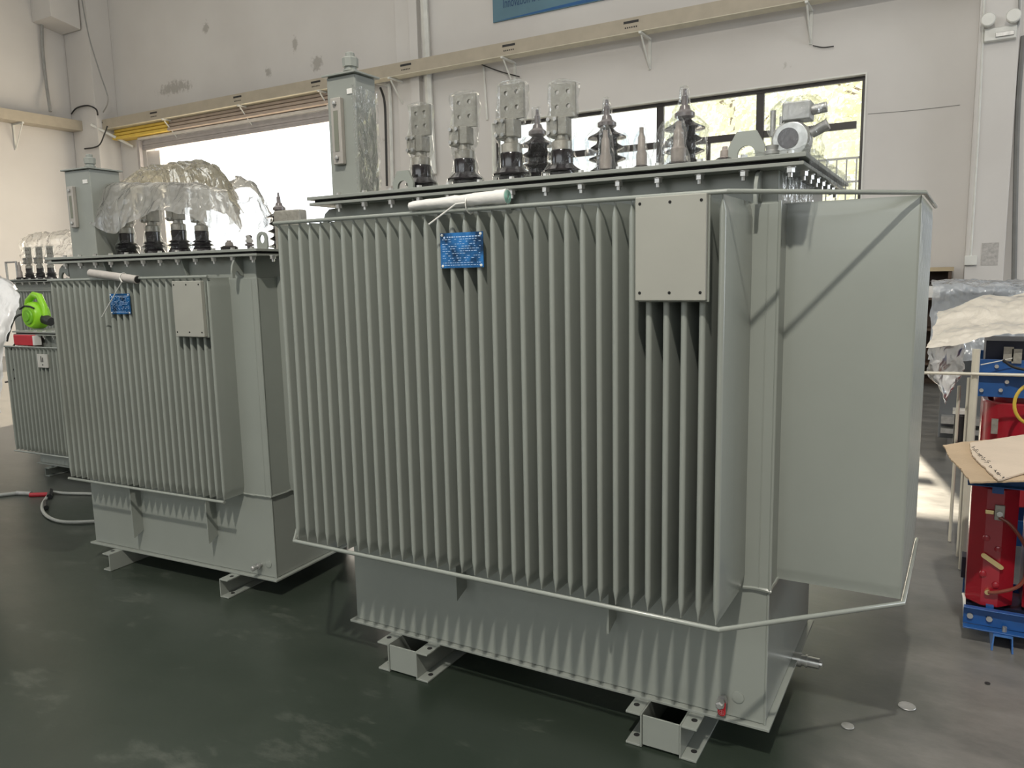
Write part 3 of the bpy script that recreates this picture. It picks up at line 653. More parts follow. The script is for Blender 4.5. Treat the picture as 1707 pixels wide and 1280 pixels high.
    for (x, y) in P.get('endhooks', ()):
        out = [(x, zc-.04), (x-.05, zc-.042), (x-.075, zc-.06), (x-.088, zc-.09), (x-.082, zc-.125), (x-.066, zc-.125), (x-.066, zc-.10), (x-.052, zc-.082), (x-.035, zc-.082), (x-.018, zc-.10), (x, zc-.105)]
        b = MB(); b.prism(out, 1, y, y+.012); b.build('lifting_hook', PAINT, root)
    # plain plate on the fins
    (xa, za_), (xb, zb_) = P['plate']
    yp = -P['fd']-.001
    b = MB(); b.box(xa, xb, yp-.030, yp-.009, zb_, za_); pb_ = b.build('blank_plate', pbr('plate_paint_'+str(len(bpy.data.materials)), (.345, .345, .305), .4, var=.03), root, bevel=.003)
    b = MB(); b.box(xa+.004, xb+.004, yp-.009, yp, zb_-.004, za_-.004); b.build('backing_bracket', PAINT, pb_, bevel=.001)
    h = MB()
    for k in range(3):
        xx = xa+.014+(xb-xa-.028)*k/2
        for zz in (za_-.018, zb_+.022): h.lathe([(.0042, -.001), (.0042, .0)], (xx, yp-.030, zz), 12, 'y')
    h.build('screw_hole', HOLE, pb_)
    # blue rating plate
    if 'rating' in P:
        (xa, za_), (xb, zb_) = P['rating']
        NP = pbr('blue_anodised_plate', (.03, .20, .58), .16, metal=.7, var=.85, scale=22, coat=.6)  # strong colour mottle paints in the wavy reflections on the plate
        b = MB(); b.box(xa, xb, yp-.004, yp-.001, zb_, za_); np_ = b.build('rating_plate', NP, root)
        np_['label'] = 'glossy blue metal rating plate with four white rivets'
        PT = pbr('pale_print', (.42, .55, .75), .5)
        b = MB(); random.seed(3)
        ww, hh = xb-xa, za_-zb_
        b.lathe([(.0036, 0), (.0036, .0004)], (xa+ww*.10, yp-.0046, za_-hh*.13), 12, 'y')
        rows = 13
        for k in range(rows):
            z = za_-hh*(.12+.80*k/(rows-1)); hgt = hh*(.030 if k == 0 else .016); x = xa+ww*(.16 if k == 0 else .05)
            while x < xb-ww*.06:
                l_ = ww*random.uniform(.02, .07)
                if random.random() < (.9 if k in (0, 1, 11, 12) else .55): b.box(x, min(x+l_, xb-ww*.05), yp-.0046, yp-.0040, z-hgt/2, z+hgt/2)
                x += l_+ww*.02
        b.build('printed_text', PT, np_)
        for dx in (.05, .95):
            for dz in (.06, .94):
                b = MB(); b.lathe([(.0045, 0), (.0045, -.002), (.002, -.003)], (xa+ww*dx, yp-.004, zb_+hh*dz), 12, 'y'); b.build('rivet', WHITEP, np_)
    # drain bolt and boss
    (vx, vz) = P['drain']
    b = MB(); b.cyl((vx, 0, vz), (vx, -.045, vz), .009, 12); b.lathe([(.014, -.045), (.014, -.062), (.009, -.066)], (vx, 0, vz), 6, 'y'); b.lathe([(.016, -.018), (.016, -.028)], (vx, 0, vz), 12, 'y')
    dv = b.build('drain_bolt', STEEL, root)
    if P.get('tag'):
        pts = [(vx-.013, vz-.004), (vx+.013, vz-.004), (vx+.013, vz-.038)]+[(vx+.013*math.cos(a), vz-.038-.013*math.sin(a)) for a in [PI*j/8 for j in range(1, 8)]]+[(vx-.013, vz-.038)]
        b = MB(); b.prism(pts, 1, -.033, -.030); t = b.build('earthing_tag', TAGR, root); t['label'] = 'red round ended tag with earth symbol'
        b = MB(); b.tube([(vx+.008*math.cos(a), -.0335, vz-.038+.008*math.sin(a)) for a in [2*PI*j/16 for j in range(16)]], .0007, 4, close=True)
        b.box(vx-.0006, vx+.0006, -.0338, -.0332, vz-.038, vz-.031)
        for k, hw in enumerate((.0048, .003, .0014)): b.box(vx-hw, vx+hw, -.0338, -.0332, vz-.0385-k*.0022, vz-.0375-k*.0022)
        b.build('earth_symbol', pbr('pale_red_print', (.75, .35, .35), .5), t)
    b = MB(); b.lathe([(.020, 0), (.020, -.003), (.013, -.004)], (vx+P.get('bossdx', .045), -.0002, vz+.012), 20, 'y'); b.build('plug_disc', PAINT, root)
    # conservator box with breather cap and level gauge
    if 'cons' in P:
        x0, x1, y0, y1, z1 = P['cons']
        b = MB(); b.box(x0, x1, y0, y1, zc, z1); co = b.build('conservator', COVERP, root, bevel=.006)
        b = MB(); b.box(x0-.014, x1+.014, y0-.014, y1+.014, z1, z1+.008); b.build('conservator_lid', COVERP, co, bevel=.002)
        cxm, cym = x0+(x1-x0)*.60, y0+(y1-y0)*.38; k = P.get('ck', 1)
        b = MB(); b.lathe([(.024*k, .0), (.024*k, .012), (.030*k, .013), (.030*k, .018), (.024*k, .020), (.024*k, .030)], (cxm, cym, z1+.008), 20); b.lathe([(.031*k, .030), (.032*k, .062*k), (.028*k, .066*k)], (cxm, cym, z1+.008), 8)
        b.lathe([(.018*k, .066*k), (.018*k, .082*k), (.015*k, .085*k)], (cxm, cym, z1+.008), 8); b.build('breather_cap', COVERP, co)
        gx, gw, gz0, gz1 = P['gauge']
        b = MB(); b.box(gx, gx+gw, y0-.022, y0, gz0, gz1); g = b.build('level_gauge', pbr('gauge_frame_'+str(len(bpy.data.materials)), (.36, .34, .31), .45), co, bevel=.004)
        b = MB(); b.box(gx+gw*.30, gx+gw*.72, y0-.0235, y0-.0222, gz0+.05, gz1-.05); b.build('gauge_glass', GLASSG, g)
        b = MB()
        for zz in (gz0+.025, gz1-.022): b.lathe([(.009, -.022), (.009, -.030), (.005, -.033)], (gx+gw/2, y0, zz), 6, 'y')
        b.build('gauge_bolt', STEEL, g)
        b = MB(); b.box(x0+(x1-x0)*.72, x0+(x1-x0)*.90, y0-.003, y0, z1-.075, z1-.055); b.build('sticker', PAPER, co)
        if P.get('conswrap', True):
            b = crumple_box(x0-.006, x1+.006, y0-.028, y1+.006, zc+.02, z1-.05, amp=.004, step=.016, faces='R', sc=32, seed=4); b.build('plastic_wrap', WRAP, co)
    return root, pl

# ------------------------------------------------------------------ the big transformer in front
P1 = dict(o=(-.467, 2.41, 0), L=1.722, W=.855, zf=.122, zb=.592, zt=1.797, zc=1.920, fd=.322, fx=-.081, fp=.0511, fn=33,
          side=13, sd=.373, sy=.113, sp=.0511, side_bar=True, left_side=True, stiffd=.07, stiff=(((760, 980), (762, 1002)), ((1013, 1030), (1013, 1056))),
          feet=((-.381, -.245), (-1.463, -1.323)), fy=-.112, cov=(-1.800, .086, -.080, .90),
          bolts=(at(566, 352, 1, 2.36).x+.467, at(1317, 290, 1, 2.36).x+.467, 14), plate=((-.313, 1.801), (-.114, 1.518)), rating=((-.987, 1.734), (-.825, 1.623)),
          drain=(at(1206, 1164, 1, 2.40).x+.467, at(1206, 1164, 1, 2.40).z), tag=True, bossdx=.045,
          cons=(-1.748, -1.601, .012, .135, 2.385), gauge=(-1.715, .052, 2.045, 2.30), gussets=(-.90, -1.30), hooks=(-.052,), endhooks=((-1.725, .02),),
          label='largest pale grey green oil transformer in the foreground with a wall of cooling fins')
T1, pl1 = transformer(P1)
zc = 1.920
lvx = [-1.91, -1.70, -1.488, -1.276]
for k, x in enumerate(lvx):
    hgt = [.955, 1.0, 1.0, .955][k]
    lv_bushing(T1, x+.467, .21, zc, .965*hgt if k != 2 else .99, seed=k*3.1, plate_rot=(-.05, .06, -.03, .08)[k])
for k, x in enumerate((-1.58, -1.262, -.940)): hv_bushing(T1, x+.467, .60, zc, 1.0, seed=k*2.3+20)
knob(T1, -1.058+.467, .10, zc, .155, .022, 31)
knob(T1, -.929+.467, .10, zc, .15, .019, 33)
knob(T1, -.803+.467, .10, zc, .155, .026, 35)
knob(T1, -.653+.467, .10, zc, .062, .022, 37, 'filler_plug', wrapped=False)
b = wrap_column([(.03, .0), (.045, .02), (.05, .05), (.042, .10), (.028, .15), (.012, .165)], amp=.012, seed=40, n=24); b.build('plastic_wrap', WRAP, T1, (-.855+.467, .13, zc))
# lifting eye plates
def eye(parent, x, y, z, w_=.11, h=.10, r=.027):
    out = [(-w_/2, 0), (-w_/2, h*.55), (-w_*.27, h), (w_*.27, h), (w_/2, h*.55), (w_/2, 0)]
    b = MB(); inner = [(r*math.cos(PI*j/10), .030+r*math.sin(PI*j/10)) for j in range(11)]
    poly = [(w_/2, 0), (w_/2, h*.55), (w_*.27, h), (-w_*.27, h), (-w_/2, h*.55), (-w_/2, 0), (-r, 0)]+[(-a, c) for a, c in inner]+[(r, 0)]
    b.prism(poly, 1, -.006, .006); return b.build('lifting_eye', PAINT, parent, (x, y, z))
eye(T1, -.584+.467, .09, zc); eye(T1, -1.934+.467, .12, zc, .10, .095)
# oil relay valve at the right end
rv = empty('pressure_relay', (-.45+.467, .09, zc)); rv.parent = T1
b = MB(); b.lathe([(.050, -.030), (.056, -.024), (.056, .024), (.050, .030)], (0, 0, .058), 32, 'y'); b.build('relay_body', ZINC, rv, bevel=.002)
b = MB(); b.lathe([(.030, -.0345), (.030, -.0305)], (-.006, 0, .062), 24, 'y'); b.build('dial_glass', pbr('dark_dial', (.03, .02, .02), .1, coat=1), rv)
b = MB(); b.box(-.025, .055, -.035, .035, .112, .165); b.build('junction_box', STEEL, rv, bevel=.004)
b = MB(); b.cyl((.055, 0, .14), (.095, 0, .145), .015, 12); b.cyl((.055, 0, .075), (.10, -.005, .095), .016, 12); b.build('cable_gland', STEEL, rv)
b = MB(); b.cyl((-.055, -.01, .075), (-.055, -.01, .150), .008, 10); b.cyl((-.03, -.012, .10), (-.03, -.012, .130), .006, 10); b.build('vent_pipe', STEEL, rv)
b = MB(); b.lathe([(.018, 0), (.018, .018), (.022, .02), (.022, .03), (.017, .032), (.020, .045)], (-.052, -.03, .0), 14); b.build('side_fitting', STEEL, rv)
b = wrap_column([(r, z) for r, z in interp([(.078, .004), (.080, .06), (.086, .10), (.078, .15), (.050, .178), (.02, .182)], .011)], amp=.010, seed=61, sy=.7, off=lambda z: .012); b.build('plastic_wrap', WRAP, rv)
# cling film over the right end of cover and neck
b = crumple_box(-.10, .098, -.088, .90, zc-.05, zc+.012, amp=.005, step=.016, faces='RT', sc=38, seed=8); fw = b.build('plastic_wrap', WRAP, T1)
b = crumple_box(-.001, .012, .0, .55, zt_ := 1.80, 1.884, amp=.003, step=.014, faces='R', sc=45, seed=14); b.build('plastic_wrap', WRAP, T1)
# side valve on the right
q = at(1322, 1097, 0, -.467)
b = MB(); b.cyl((0, q.y-2.41, q.z), (.03, q.y-2.41, q.z), .026, 20); b.cyl((.03, q.y-2.41, q.z), (.095, q.y-2.41, q.z), .020, 18); b.cyl((.045, q.y-2.41, q.z), (.053, q.y-2.41, q.z), .024, 18); b.cyl((.095, q.y-2.41, q.z), (.105, q.y-2.41, q.z), .010, 8)
b.build('drain_valve', ZINC, T1)
# rolled documents with cable tie lying along the upper bar
rp = empty('rolled_drawing', (at(780, 340, 1, 2.09).x, 2.09, 1.822))
tag(rp, 'white rolled paper bundle tied on the upper bar of the biggest transformer', 'paper roll')
x0 = at(688, 345, 1, 2.09).x-rp.location.x; x1 = at(846, 335, 1, 2.09).x-rp.location.x
rings = []
for i in range(22):
    t = i/21; x = x0+(x1-x0)*t; ry = .026-.003*t; rz = .015+.008*t; ring = []
    for j in range(20):
        a = 2*PI*j/20; p = (x, ry*math.cos(a), -.010+rz*1.0+rz*math.sin(a)+.004*nz((x*10, a, 1), 3)); ring.append(p)
    rings.append(ring)
b = MB(); b.loft(rings); b.build('paper_sleeve', PAPER, rp, angle=60)
b = MB()
for k in range(4): rr = .019-.004*k; b.tube([(x1+.001+.0004*k, rr*math.cos(a), .012+rr*math.sin(a)) for a in [2*PI*j/20 for j in range(20)]], .0012, 5, close=True)
b.build('rolled_edge', GREENP, rp)
xm = at(775, 338, 1, 2.06).x-rp.location.x; q1 = at(715, 374, 1, 2.03); q0 = at(760, 340, 1, 2.055)
b = MB(); b.tube([(xm, .028*math.cos(a), -.002+.03*math.sin(a)) for a in [2*PI*j/16 for j in range(16)]], .0022, 5, close=True)
b.tube([(xm, -.03, .0), tuple(q0-rp.location), tuple(q1-rp.location)], .0028, 6); b.build('cable_tie', WHITEP, rp)

# ------------------------------------------------------------------ second transformer, left
a2 = math.radians(3.1); c2, s2 = math.cos(a2), math.sin(a2)
def T2l(px, py, ly):
    d = ray(px, py); v = Vector((-s2, c2, 0)); u = Vector((c2, s2, 0)); c = CAM-Vector((-2.89, 2.609, 0)); t = (ly-c.dot(v))/d.dot(v); p = c+d*t; return Vector((p.dot(u), p.dot(v), p.z))
P2 = dict(o=(-2.89, 2.609, a2), L=1.392, W=.80, zf=.100, zb=.533, zt=1.612, zc=1.742, fd=.138, fx=-.178, fp=.0468, fn=26,
          side=8, sd=.30, sy=.135, sp=.0468, stiffd=.062, stiff=(((219, 850), (223, 897)), ((345, 870), (349, 907))),
          feet=(((-1.140, -1), None), ((-.287, 1), None)), fy=-.103, cov=(-1.475, .085, -.075, .875),
          bolts=(T2l(108, 437, -.05).x, T2l(108, 437, -.05).x+(T2l(454, 432, -.05).x-T2l(108, 437, -.05).x), 13), sidebolts=0,
          plate=((T2l(288, 467, -.16).x, 1.600), (T2l(336, 465, -.16).x, 1.335)), rating=((T2l(183, 488, -.14).x, 1.543), (T2l(219, 522, -.14).x, 1.440)),
          drain=(T2l(421, 948, -.06).x, T2l(421, 948, -.06).z), bossdx=.05, gussets=(T2l(176, 445, -.03).x, T2l(306, 448, -.03).x), hooks=(T2l(391, 440, -.05).x,),
          endhooks=((-1.395, .0),), cons=(-1.375, -1.165, .02, .20, 2.205), gauge=(-1.335, .045, 1.90, 2.12), ck=.95, conswrap=False,
          label='second grey green oil transformer, left of the largest one, half draped with clear plastic sheeting')
T2, pl2 = transformer(P2)
z2 = 1.742
for k, px in enumerate((213, 257, 300, 338)):
    q = T2l(px, 412, .16); lv_bushing(T2, q.x, .16, z2, [.93, .93, .93, .84][k], seed=50+k, sheds=True, plate_rot=(.1, .1, .1, .5)[k])
q = T2l(382, 408, .12); knob(T2, q.x, .12, z2, .055, .030, 71, 'filler_plug', wrapped=False)
q = T2l(416, 408, .10); b = MB(); b.lathe([(.012, 0), (.012, .02), (.022, .022), (.022, .03), (.012, .034), (.020, .045), (.012, .055), (.016, .07), (.006, .075)], n=16); b.build('small_insulator', PORCG, T2, (q.x, .10, z2))
q = T2l(438, 408, .08); pts = []
hw, hh, hr = .034, .085, .016
for j in range(9): a = PI*j/8; pts.append((hw*math.cos(a), hh-hw+hw*math.sin(a)))
b = MB(); outer = [(hw, 0)]+pts+[(-hw, 0)]
n = 24; ring_o = []; ring_i = []
for j in range(n):
    a = 2*PI*j/n; ring_i.append((hr*math.cos(a), .05+hr*1.3*math.sin(a)))
    dx, dz = math.cos(a), math.sin(a)
    t = 9
    for kk in range(200):
        x, z = dx*kk*.0006, .05+dz*kk*.0006
        ok = abs(x) <= hw and z >= 0 and (z <= hh-hw or (x*x+(z-(hh-hw))**2) <= hw*hw)
        if not ok: break
    ring_o.append((x, z))
vs = [(p[0], -.005, p[1]) for p in ring_o]+[(p[0], -.005, p[1]) for p in ring_i]+[(p[0], .005, p[1]) for p in ring_o]+[(p[0], .005, p[1]) for p in ring_i]
fs = []
for j in range(n):
    k = (j+1) % n; fs += [(j, k, n+k, n+j), (2*n+j, 3*n+j, 3*n+k, 2*n+k), (j, 2*n+j, 2*n+k, k), (n+j, n+k, 3*n+k, 3*n+j)]
MB().add(vs, fs).build('lifting_eye', PAINT, T2, (q.x, .08, z2))
q = T2l(467, 375, .62)
hv_bushing(T2, q.x-.0, .62, z2, .92, seed=80, wrapped=False)
b = crumple_box(-.03, .12, -.03, .03, 0, .07, amp=.003, step=.014, faces='FRLTB', seed=15); b.build('wrapped_fitting', TINNED, T2, (T2l(478, 375, .40).x, .40, z2+.055)) if False else None
q = T2l(462, 352, .3); b = MB(); b.box(0, .17, -.03, .03, 0, .115+max(0, q.z-z2-.115)); b.build('wrapped_fitting', TINNED, T2, (q.x, .3, z2), bevel=.008)
# rolled drawing on the second transformer
rp = empty('rolled_drawing', (0, 0, 0)); qa, qb = T2l(151, 455, -.15), T2l(229, 466, -.15)
tag(rp, 'grey white paper roll strapped across the top of the second transformer fins', 'paper roll')
rp.location = Vector((-2.89, 2.609, 0))+Vector((c2*qa.x-s2*qa.y, s2*qa.x+c2*qa.y, qa.z)); rp.rotation_euler = (0, 0, a2)
dv = qb-qa
b = MB(); b.cyl((0, 0, 0), tuple(dv), .020, 20); b.build('paper_tube', pbr('grey_paper_roll', (.45, .42, .39), .7, bump=.3, bscale=40), rp)
b = MB(); b.cyl(tuple(dv*.999), tuple(dv*1.004), .018, 16, .016); b.build('tube_end', BLK, rp)
ta_ = T2l(213, 468, -.18)-qa; te = T2l(170, 528, -.18)-qa; t3 = T2l(206, 463, -.17)-qa
b = MB(); b.tube([tuple(dv*.72+Vector((0, .024*math.cos(a), .024*math.sin(a)))) for a in [2*PI*j/14 for j in range(14)]], .002, 5, close=True)
b.tube([tuple(dv*.72+Vector((0, -.024, 0))), tuple(T2l(203, 470, -.18)-qa), tuple(te)], .0028, 6); b.build('cable_tie', WHITEP, rp)
q1 = T2l(232, 470, -.17)-qa; q2 = T2l(231, 477, -.17)-qa

# ------------------------------------------------------------------ plastic sheet draped on the second transformer
def drape(rows, cols_per, rows_per, amp, sc, seed, frame=None):
    """rows: list of equal-length polylines (Vectors); smooth (Catmull-Rom) in both directions with folds."""
    def cr(P, t):
        n = len(P)-1; t = min(max(t, 0), .99999)*n; i = int(t); f = t-i
        a, b_, c, d = P[max(i-1, 0)], P[i], P[i+1], P[min(i+2, n)]
        return 0.5*((2*b_)+(c-a)*f+(2*a-5*b_+4*c-d)*f*f+(3*b_-a-3*c+d)*f**3)
    nu = (len(rows[0])-1)*cols_per*2; nv = (len(rows)-1)*rows_per*2; mb = MB()
    def fn(a, b_):
        q = cr([cr(r, a) for r in rows], b_)
        d = Vector((nz(q, sc, seed), nz(q, sc, seed+11), nz(q, sc, seed+23)))*amp+Vector((nz(q, sc*3.1, seed), nz(q, sc*3.1, seed+5), nz(q, sc*3.1, seed+9)))*amp*.35
        c = abs(nz(q, sc*2.2, seed+31)); d2 = abs(nz((q.x, q.y*2, q.z), sc*4.5, seed+41))
        return q+d+Vector((0, -1, .6))*amp*(.9*c+.45*d2)
    return mb.grid(fn, nu, nv)
def w2(px, py, ly):
    q = T2l(px, py, ly); return Vector((-2.89+c2*q.x-s2*q.y, 2.609+s2*q.x+c2*q.y, q.z))
ds = empty('plastic_sheet', w2(300, 400, .3)); tag(ds, 'crumpled translucent plastic sheet over the bushings of the second transformer', 'plastic sheet')
ridge = [(172, 306), (205, 307), (240, 309), (285, 308), (325, 308), (352, 316), (380, 322)]
mid = [(160, 345), (198, 340), (238, 338), (282, 334), (325, 335), (362, 348), (398, 362)]
hem = [(150, 372), (186, 390), (222, 368), (268, 352), (318, 362), (372, 392), (428, 406)]
rows = [[w2(x, y-1, .32) for x, y in ridge], [w2(x, y, .13) for x, y in ridge], [w2(x, y, .06) for x, y in mid], [w2(x, y, .02) for x, y in hem]]
drape(rows, 7, 8, .010, 7, 3.0).build('front_fold', SHEET, ds, loc=-ds.location, angle=180)
hump = [(196, 318), (215, 300), (250, 283), (295, 277), (345, 276), (375, 296), (398, 335)]
low = [(190, 345), (215, 330), (250, 322), (295, 318), (345, 318), (380, 330), (405, 360)]
rows = [[w2(x, y+30, .80) for x, y in low], [w2(x, y+6, .72) for x, y in hump], [w2(x, y, .56) for x, y in hump], [w2(x, y+4, .44) for x, y in hump], [w2(x, y, .34) for x, y in low]]
drape(rows, 7, 8, .026, 9, 7.0).build('top_fold', SHEETG, ds, loc=-ds.location, angle=180)
lump = [[w2(x, y, .75) for x, y in ((385, 330), (400, 318), (425, 318), (448, 345), (455, 380))],
        [w2(x, y, .62) for x, y in ((378, 305), (395, 298), (420, 300), (434, 325), (450, 365))],
        [w2(x, y, .50) for x, y in ((380, 330), (398, 330), (420, 335), (434, 350), (446, 380))],
        [w2(x, y, .45) for x, y in ((385, 375), (400, 372), (420, 375), (438, 385), (448, 395))]]
drape(lump, 5, 6, .025, 8, 9.0).build('rear_fold', SHEET, ds, loc=-ds.location, angle=180)

# ------------------------------------------------------------------ third transformer (far left) and what stands on it
P3 = dict(o=(-5.55, 3.66, math.radians(3.1)), L=1.22, W=.70, zf=.075, zb=.205, zt=1.085, zc=1.215, fd=.11, fx=-.06, fp=.052, fn=26,
          stiffd=.05, feet=(((-1.02, 1), None), ((-.25, 1), None)), fy=-.09, cov=(-1.30, .07, -.07, .77), bolts=(-1.27, .04, 12), sidebolts=0,
          plate=((-.30, 1.055), (-.20, .955)), drain=(-.10, .15), gussets=(-.9, -.45), label='small grey transformer at the far left with a lime green blower standing on its cover')
T3o = Vector((-5.55, 3.66, 0))
T3, pl3 = transformer(P3)
q = at(60, 532, 1, 3.72)
bl = empty('blower', (q.x-.03, 3.74, 1.2152)); bl.scale = (1.35, 1.2, 1.3); tag(bl, 'lime green handheld electric blower lying on the far left transformer', 'blower')
b = MB(); b.lathe([(.03, -.062), (.075, -.058), (.088, -.035), (.090, .03), (.075, .052), (.03, .055)], (0.01, 0, .092), 28, 'y'); b.build('fan_housing', LIME, bl, bevel=.003)
b = MB(); b.lathe([(.046, -.072), (.050, -.0625)], (.015, 0, .085), 24, 'y'); b.lathe([(.028, -.080), (.030, -.0721)], (.015, 0, .085), 24, 'y'); b.build('intake_ring', pbr('darker_lime_plastic', (.17, .45, .02), .35), bl)
b = MB(); b.tube([(-.10, 0, .12), (-.07, 0, .185), (0, 0, .225), (.06, 0, .215), (.10, 0, .15), (.105, 0, .06)], .022, 12); b.build('handle', LIME, bl)
b = MB(); b.tube([(-.075, -.062, .135), (-.02, -.06, .155), (.05, -.06, .150), (.08, -.058, .14)], .006, 6); b.build('grip_slot', BLK, bl)
b = MB(); b.cyl((.09, 0, .07), (.16, .0, .05), .034, 16, .028); b.build('nozzle', BLK, bl)
cable([(q.x-.175, 3.74, 1.35), (q.x-.20, 3.66, 1.32), (q.x-.17, 3.58, 1.20), (q.x-.175, 3.555, 1.12)], .009, BLK, 'blower_cable', 'black power cable dropping from the lime green blower')
q = at(43, 568, 1, 3.53)
rb = empty('red_toolbox', (q.x, 3.545, 1.0985)); tag(rb, 'small red box resting on the top bar of the far left transformer', 'box')
b = MB(); b.box(-.15, .13, -.035, .03, 0, .088); b.build('case', REDPL, rb, bevel=.008)
b = MB(); b.box(.131, .155, -.033, .028, .004, .083); b.build('end_panel', PAPER, rb, bevel=.003)
cable([at(28, 570, 1, 3.52), at(18, 585, 1, 3.50), at(20, 610, 1, 3.50), at(28, 625, 1, 3.50), at(20, 634, 1, 3.50), at(9, 637, 1, 3.50)], .007, BLK, 'power_cord', 'thin black cord hanging over the fins of the far left transformer')
qa, qb = pl3(61, 590, ly=-.125), pl3(80, 613, ly=-.125)
b = MB(); b.box(qa.x, qb.x, -.124, -.1135, qb.z, qa.z); lp = b.build('label_plate', pbr('white_label', (.55, .54, .5), .5), T3); w_ = qb.x-qa.x; h_ = qa.z-qb.z
b = MB(); b.box(qa.x+w_*.35, qa.x+w_*.42, -.1255, -.1242, qb.z+h_*.4, qb.z+h_*.85); b.build('black_mark', BLK, lp)
b = MB(); b.box(qa.x+w_*.50, qa.x+w_*.58, -.1255, -.1242, qb.z+h_*.4, qb.z+h_*.75); b.build('black_mark', BLK, lp)
b = MB(); b.lathe([(w_*.05, -.1255), (w_*.05, -.1242)], (qa.x+w_*.5, 0, qb.z+h_*.2), 12, 'y'); b.build('black_mark', BLK, lp)
# fourth transformer behind
P4 = dict(o=(-7.30, 5.0, math.radians(3.1)), L=2.1, W=.75, zf=.10, zb=.50, zt=1.52, zc=1.655, fd=.12, fx=-.95, fp=.05, fn=18, stiffd=.05,
          feet=(((-1.7, -1), None), ((-.4, 1), None)), fy=-.09, cov=(-2.3, .09, -.08, .83), bolts=(-2.2, .04, 18), sidebolts=0, plate=((-1.0, 1.4), (-.9, 1.3)), drain=(-.2, .15),
          gussets=(-.8,), label='transformer in the far left background behind the lime green blower, with wrapped bushings on top')
T4, pl4 = transformer(P4)
for k, px in enumerate((50, 68, 86)):
    q = pl4(px, 458, ly=.2); lv_bushing(T4, q.x, .2, 1.655, .95, seed=90+k, sheds=True)
fr = MB(); qa = pl4(10, 440, ly=.1); qb = pl4(27, 440, ly=.1); zt4 = pl4(20, 437, ly=.1).z
fr.tube([(qa.x, .1, 1.655), (qa.x, .1, zt4), (qb.x, .1, zt4), (qb.x, .1, 1.655)], .012, 6); fr.build('pipe_frame', STEEL, T4)
q = pl4(32, 445, ly=.12); knob(T4, q.x, .12, 1.655, .2, .03, 95, 'filler_plug', wrapped=False)
ds4 = empty('plastic_sheet', (-8.0, 5.3, 1.66)); tag(ds4, 'pale plastic sheet heaped over the wrapped bushings of the far left background transformer', 'plastic sheet')
f4 = lambda x, y, Y: at(x, y, 1, Y)
drape([[f4(x, y, 5.9) for x, y in ((38, 420), (60, 405), (90, 400), (125, 395))], [f4(x, y, 5.6) for x, y in ((36, 400), (60, 392), (90, 389), (125, 386))],
       [f4(x, y, 5.45) for x, y in ((33, 425), (58, 415), (90, 410), (125, 405))], [f4(x, y, 5.35) for x, y in ((36, 445), (58, 432), (90, 430), (125, 430))]], 6, 6, .05, 4, 2.0).build('sheet_fold', SHEET, ds4, loc=-ds4.location, angle=180)
# covered machine at the left edge
cm = empty('covered_machine', (-4.5, 2.05, 0)); tag(cm, 'machine under a hanging white plastic cover at the left edge', 'covered machine')
b = MB(); b.box(-.90, -.10, -.05, .12, .62, 1.45); b.build('machine_body', COVERP, cm, bevel=.01)
b = MB()
for x in (-.87, -.22):
    for y in (-.04, .06): b = MB(); b.box(x, x+.05, y, y+.05, 0, .62); b.build('stand_leg', STEEL, cm)

F = lambda x, y, Y: at(x, y, 1, Y)-Vector((-4.5, 2.05, 0))
drape([[F(-120, 440, 2.30), F(-60, 445, 2.30), F(0, 462, 2.30), F(20, 480, 2.30)], [F(-120, 440, 2.12), F(-60, 450, 2.12), F(0, 466, 2.10), F(33, 490, 2.10)],
       [F(-120, 540, 1.92), F(-60, 545, 1.92), F(-8, 540, 1.95), F(20, 545, 2.0)], [F(-120, 620, 1.88), F(-60, 620, 1.88), F(-12, 610, 1.92), F(8, 600, 1.96)], [F(-120, 690, 1.84), F(-60, 690, 1.85), F(-20, 685, 1.88), F(2, 690, 1.92)]], 8, 7, .018, 8, 5.0).build('plastic_cover', SHEETW, cm, angle=180)

# hose on the floor at the left
f0 = lambda x, y, z=.014: at(x, y, 2, z)
hs = empty('floor_hose', f0(80, 830)); tag(hs, 'grey hose with a red ended coupling looping on the floor beside the second transformer', 'hose')
def smooth(P, sub=6):
    P = [Vector(p) for p in P]; out = []
    for i in range(len(P)-1):
        a, b_, c, d = P[max(i-1, 0)], P[i], P[i+1], P[min(i+2, len(P)-1)]
        for k in range(sub):
            t = k/sub; out.append(0.5*((2*b_)+(c-a)*t+(2*a-5*b_+4*c-d)*t*t+(3*b_-a-3*c+d)*t**3))
    return out+[P[-1]]
b = MB(); b.tube(smooth([f0(88, 820), f0(110, 822), f0(150, 823), f0(185, 826)]), .011, 8); b.build('upper_branch', HOSE, hs, loc=-hs.location)
b = MB(); b.tube(smooth([f0(80, 826), f0(71, 840), f0(72, 853), f0(85, 864), f0(110, 870), f0(156, 869), f0(190, 866)]), .011, 8); b.build('lower_branch', HOSE, hs, loc=-hs.location)
b = MB(); b.tube(smooth([f0(-30, 826), f0(0, 825), f0(28, 822)]), .014, 8); b.build('supply_hose', HOSE, hs, loc=-hs.location)
b = MB(); b.tube([f0(28, 822), f0(52, 823)], .018, 10); b.build('coupling', STEEL, hs, loc=-hs.location)
b = MB(); b.tube([f0(50, 825), f0(80, 824)], .017, 10); b.build('red_coupling', REDPL, hs, loc=-hs.location)
b = MB(); b.tube([f0(84, 818, .02), f0(82, 828, .02)], .02, 8); b.tube([f0(76, 836, .02), f0(77, 846, .02)], .017, 8); b.build('clamp', BLK, hs, loc=-hs.location)

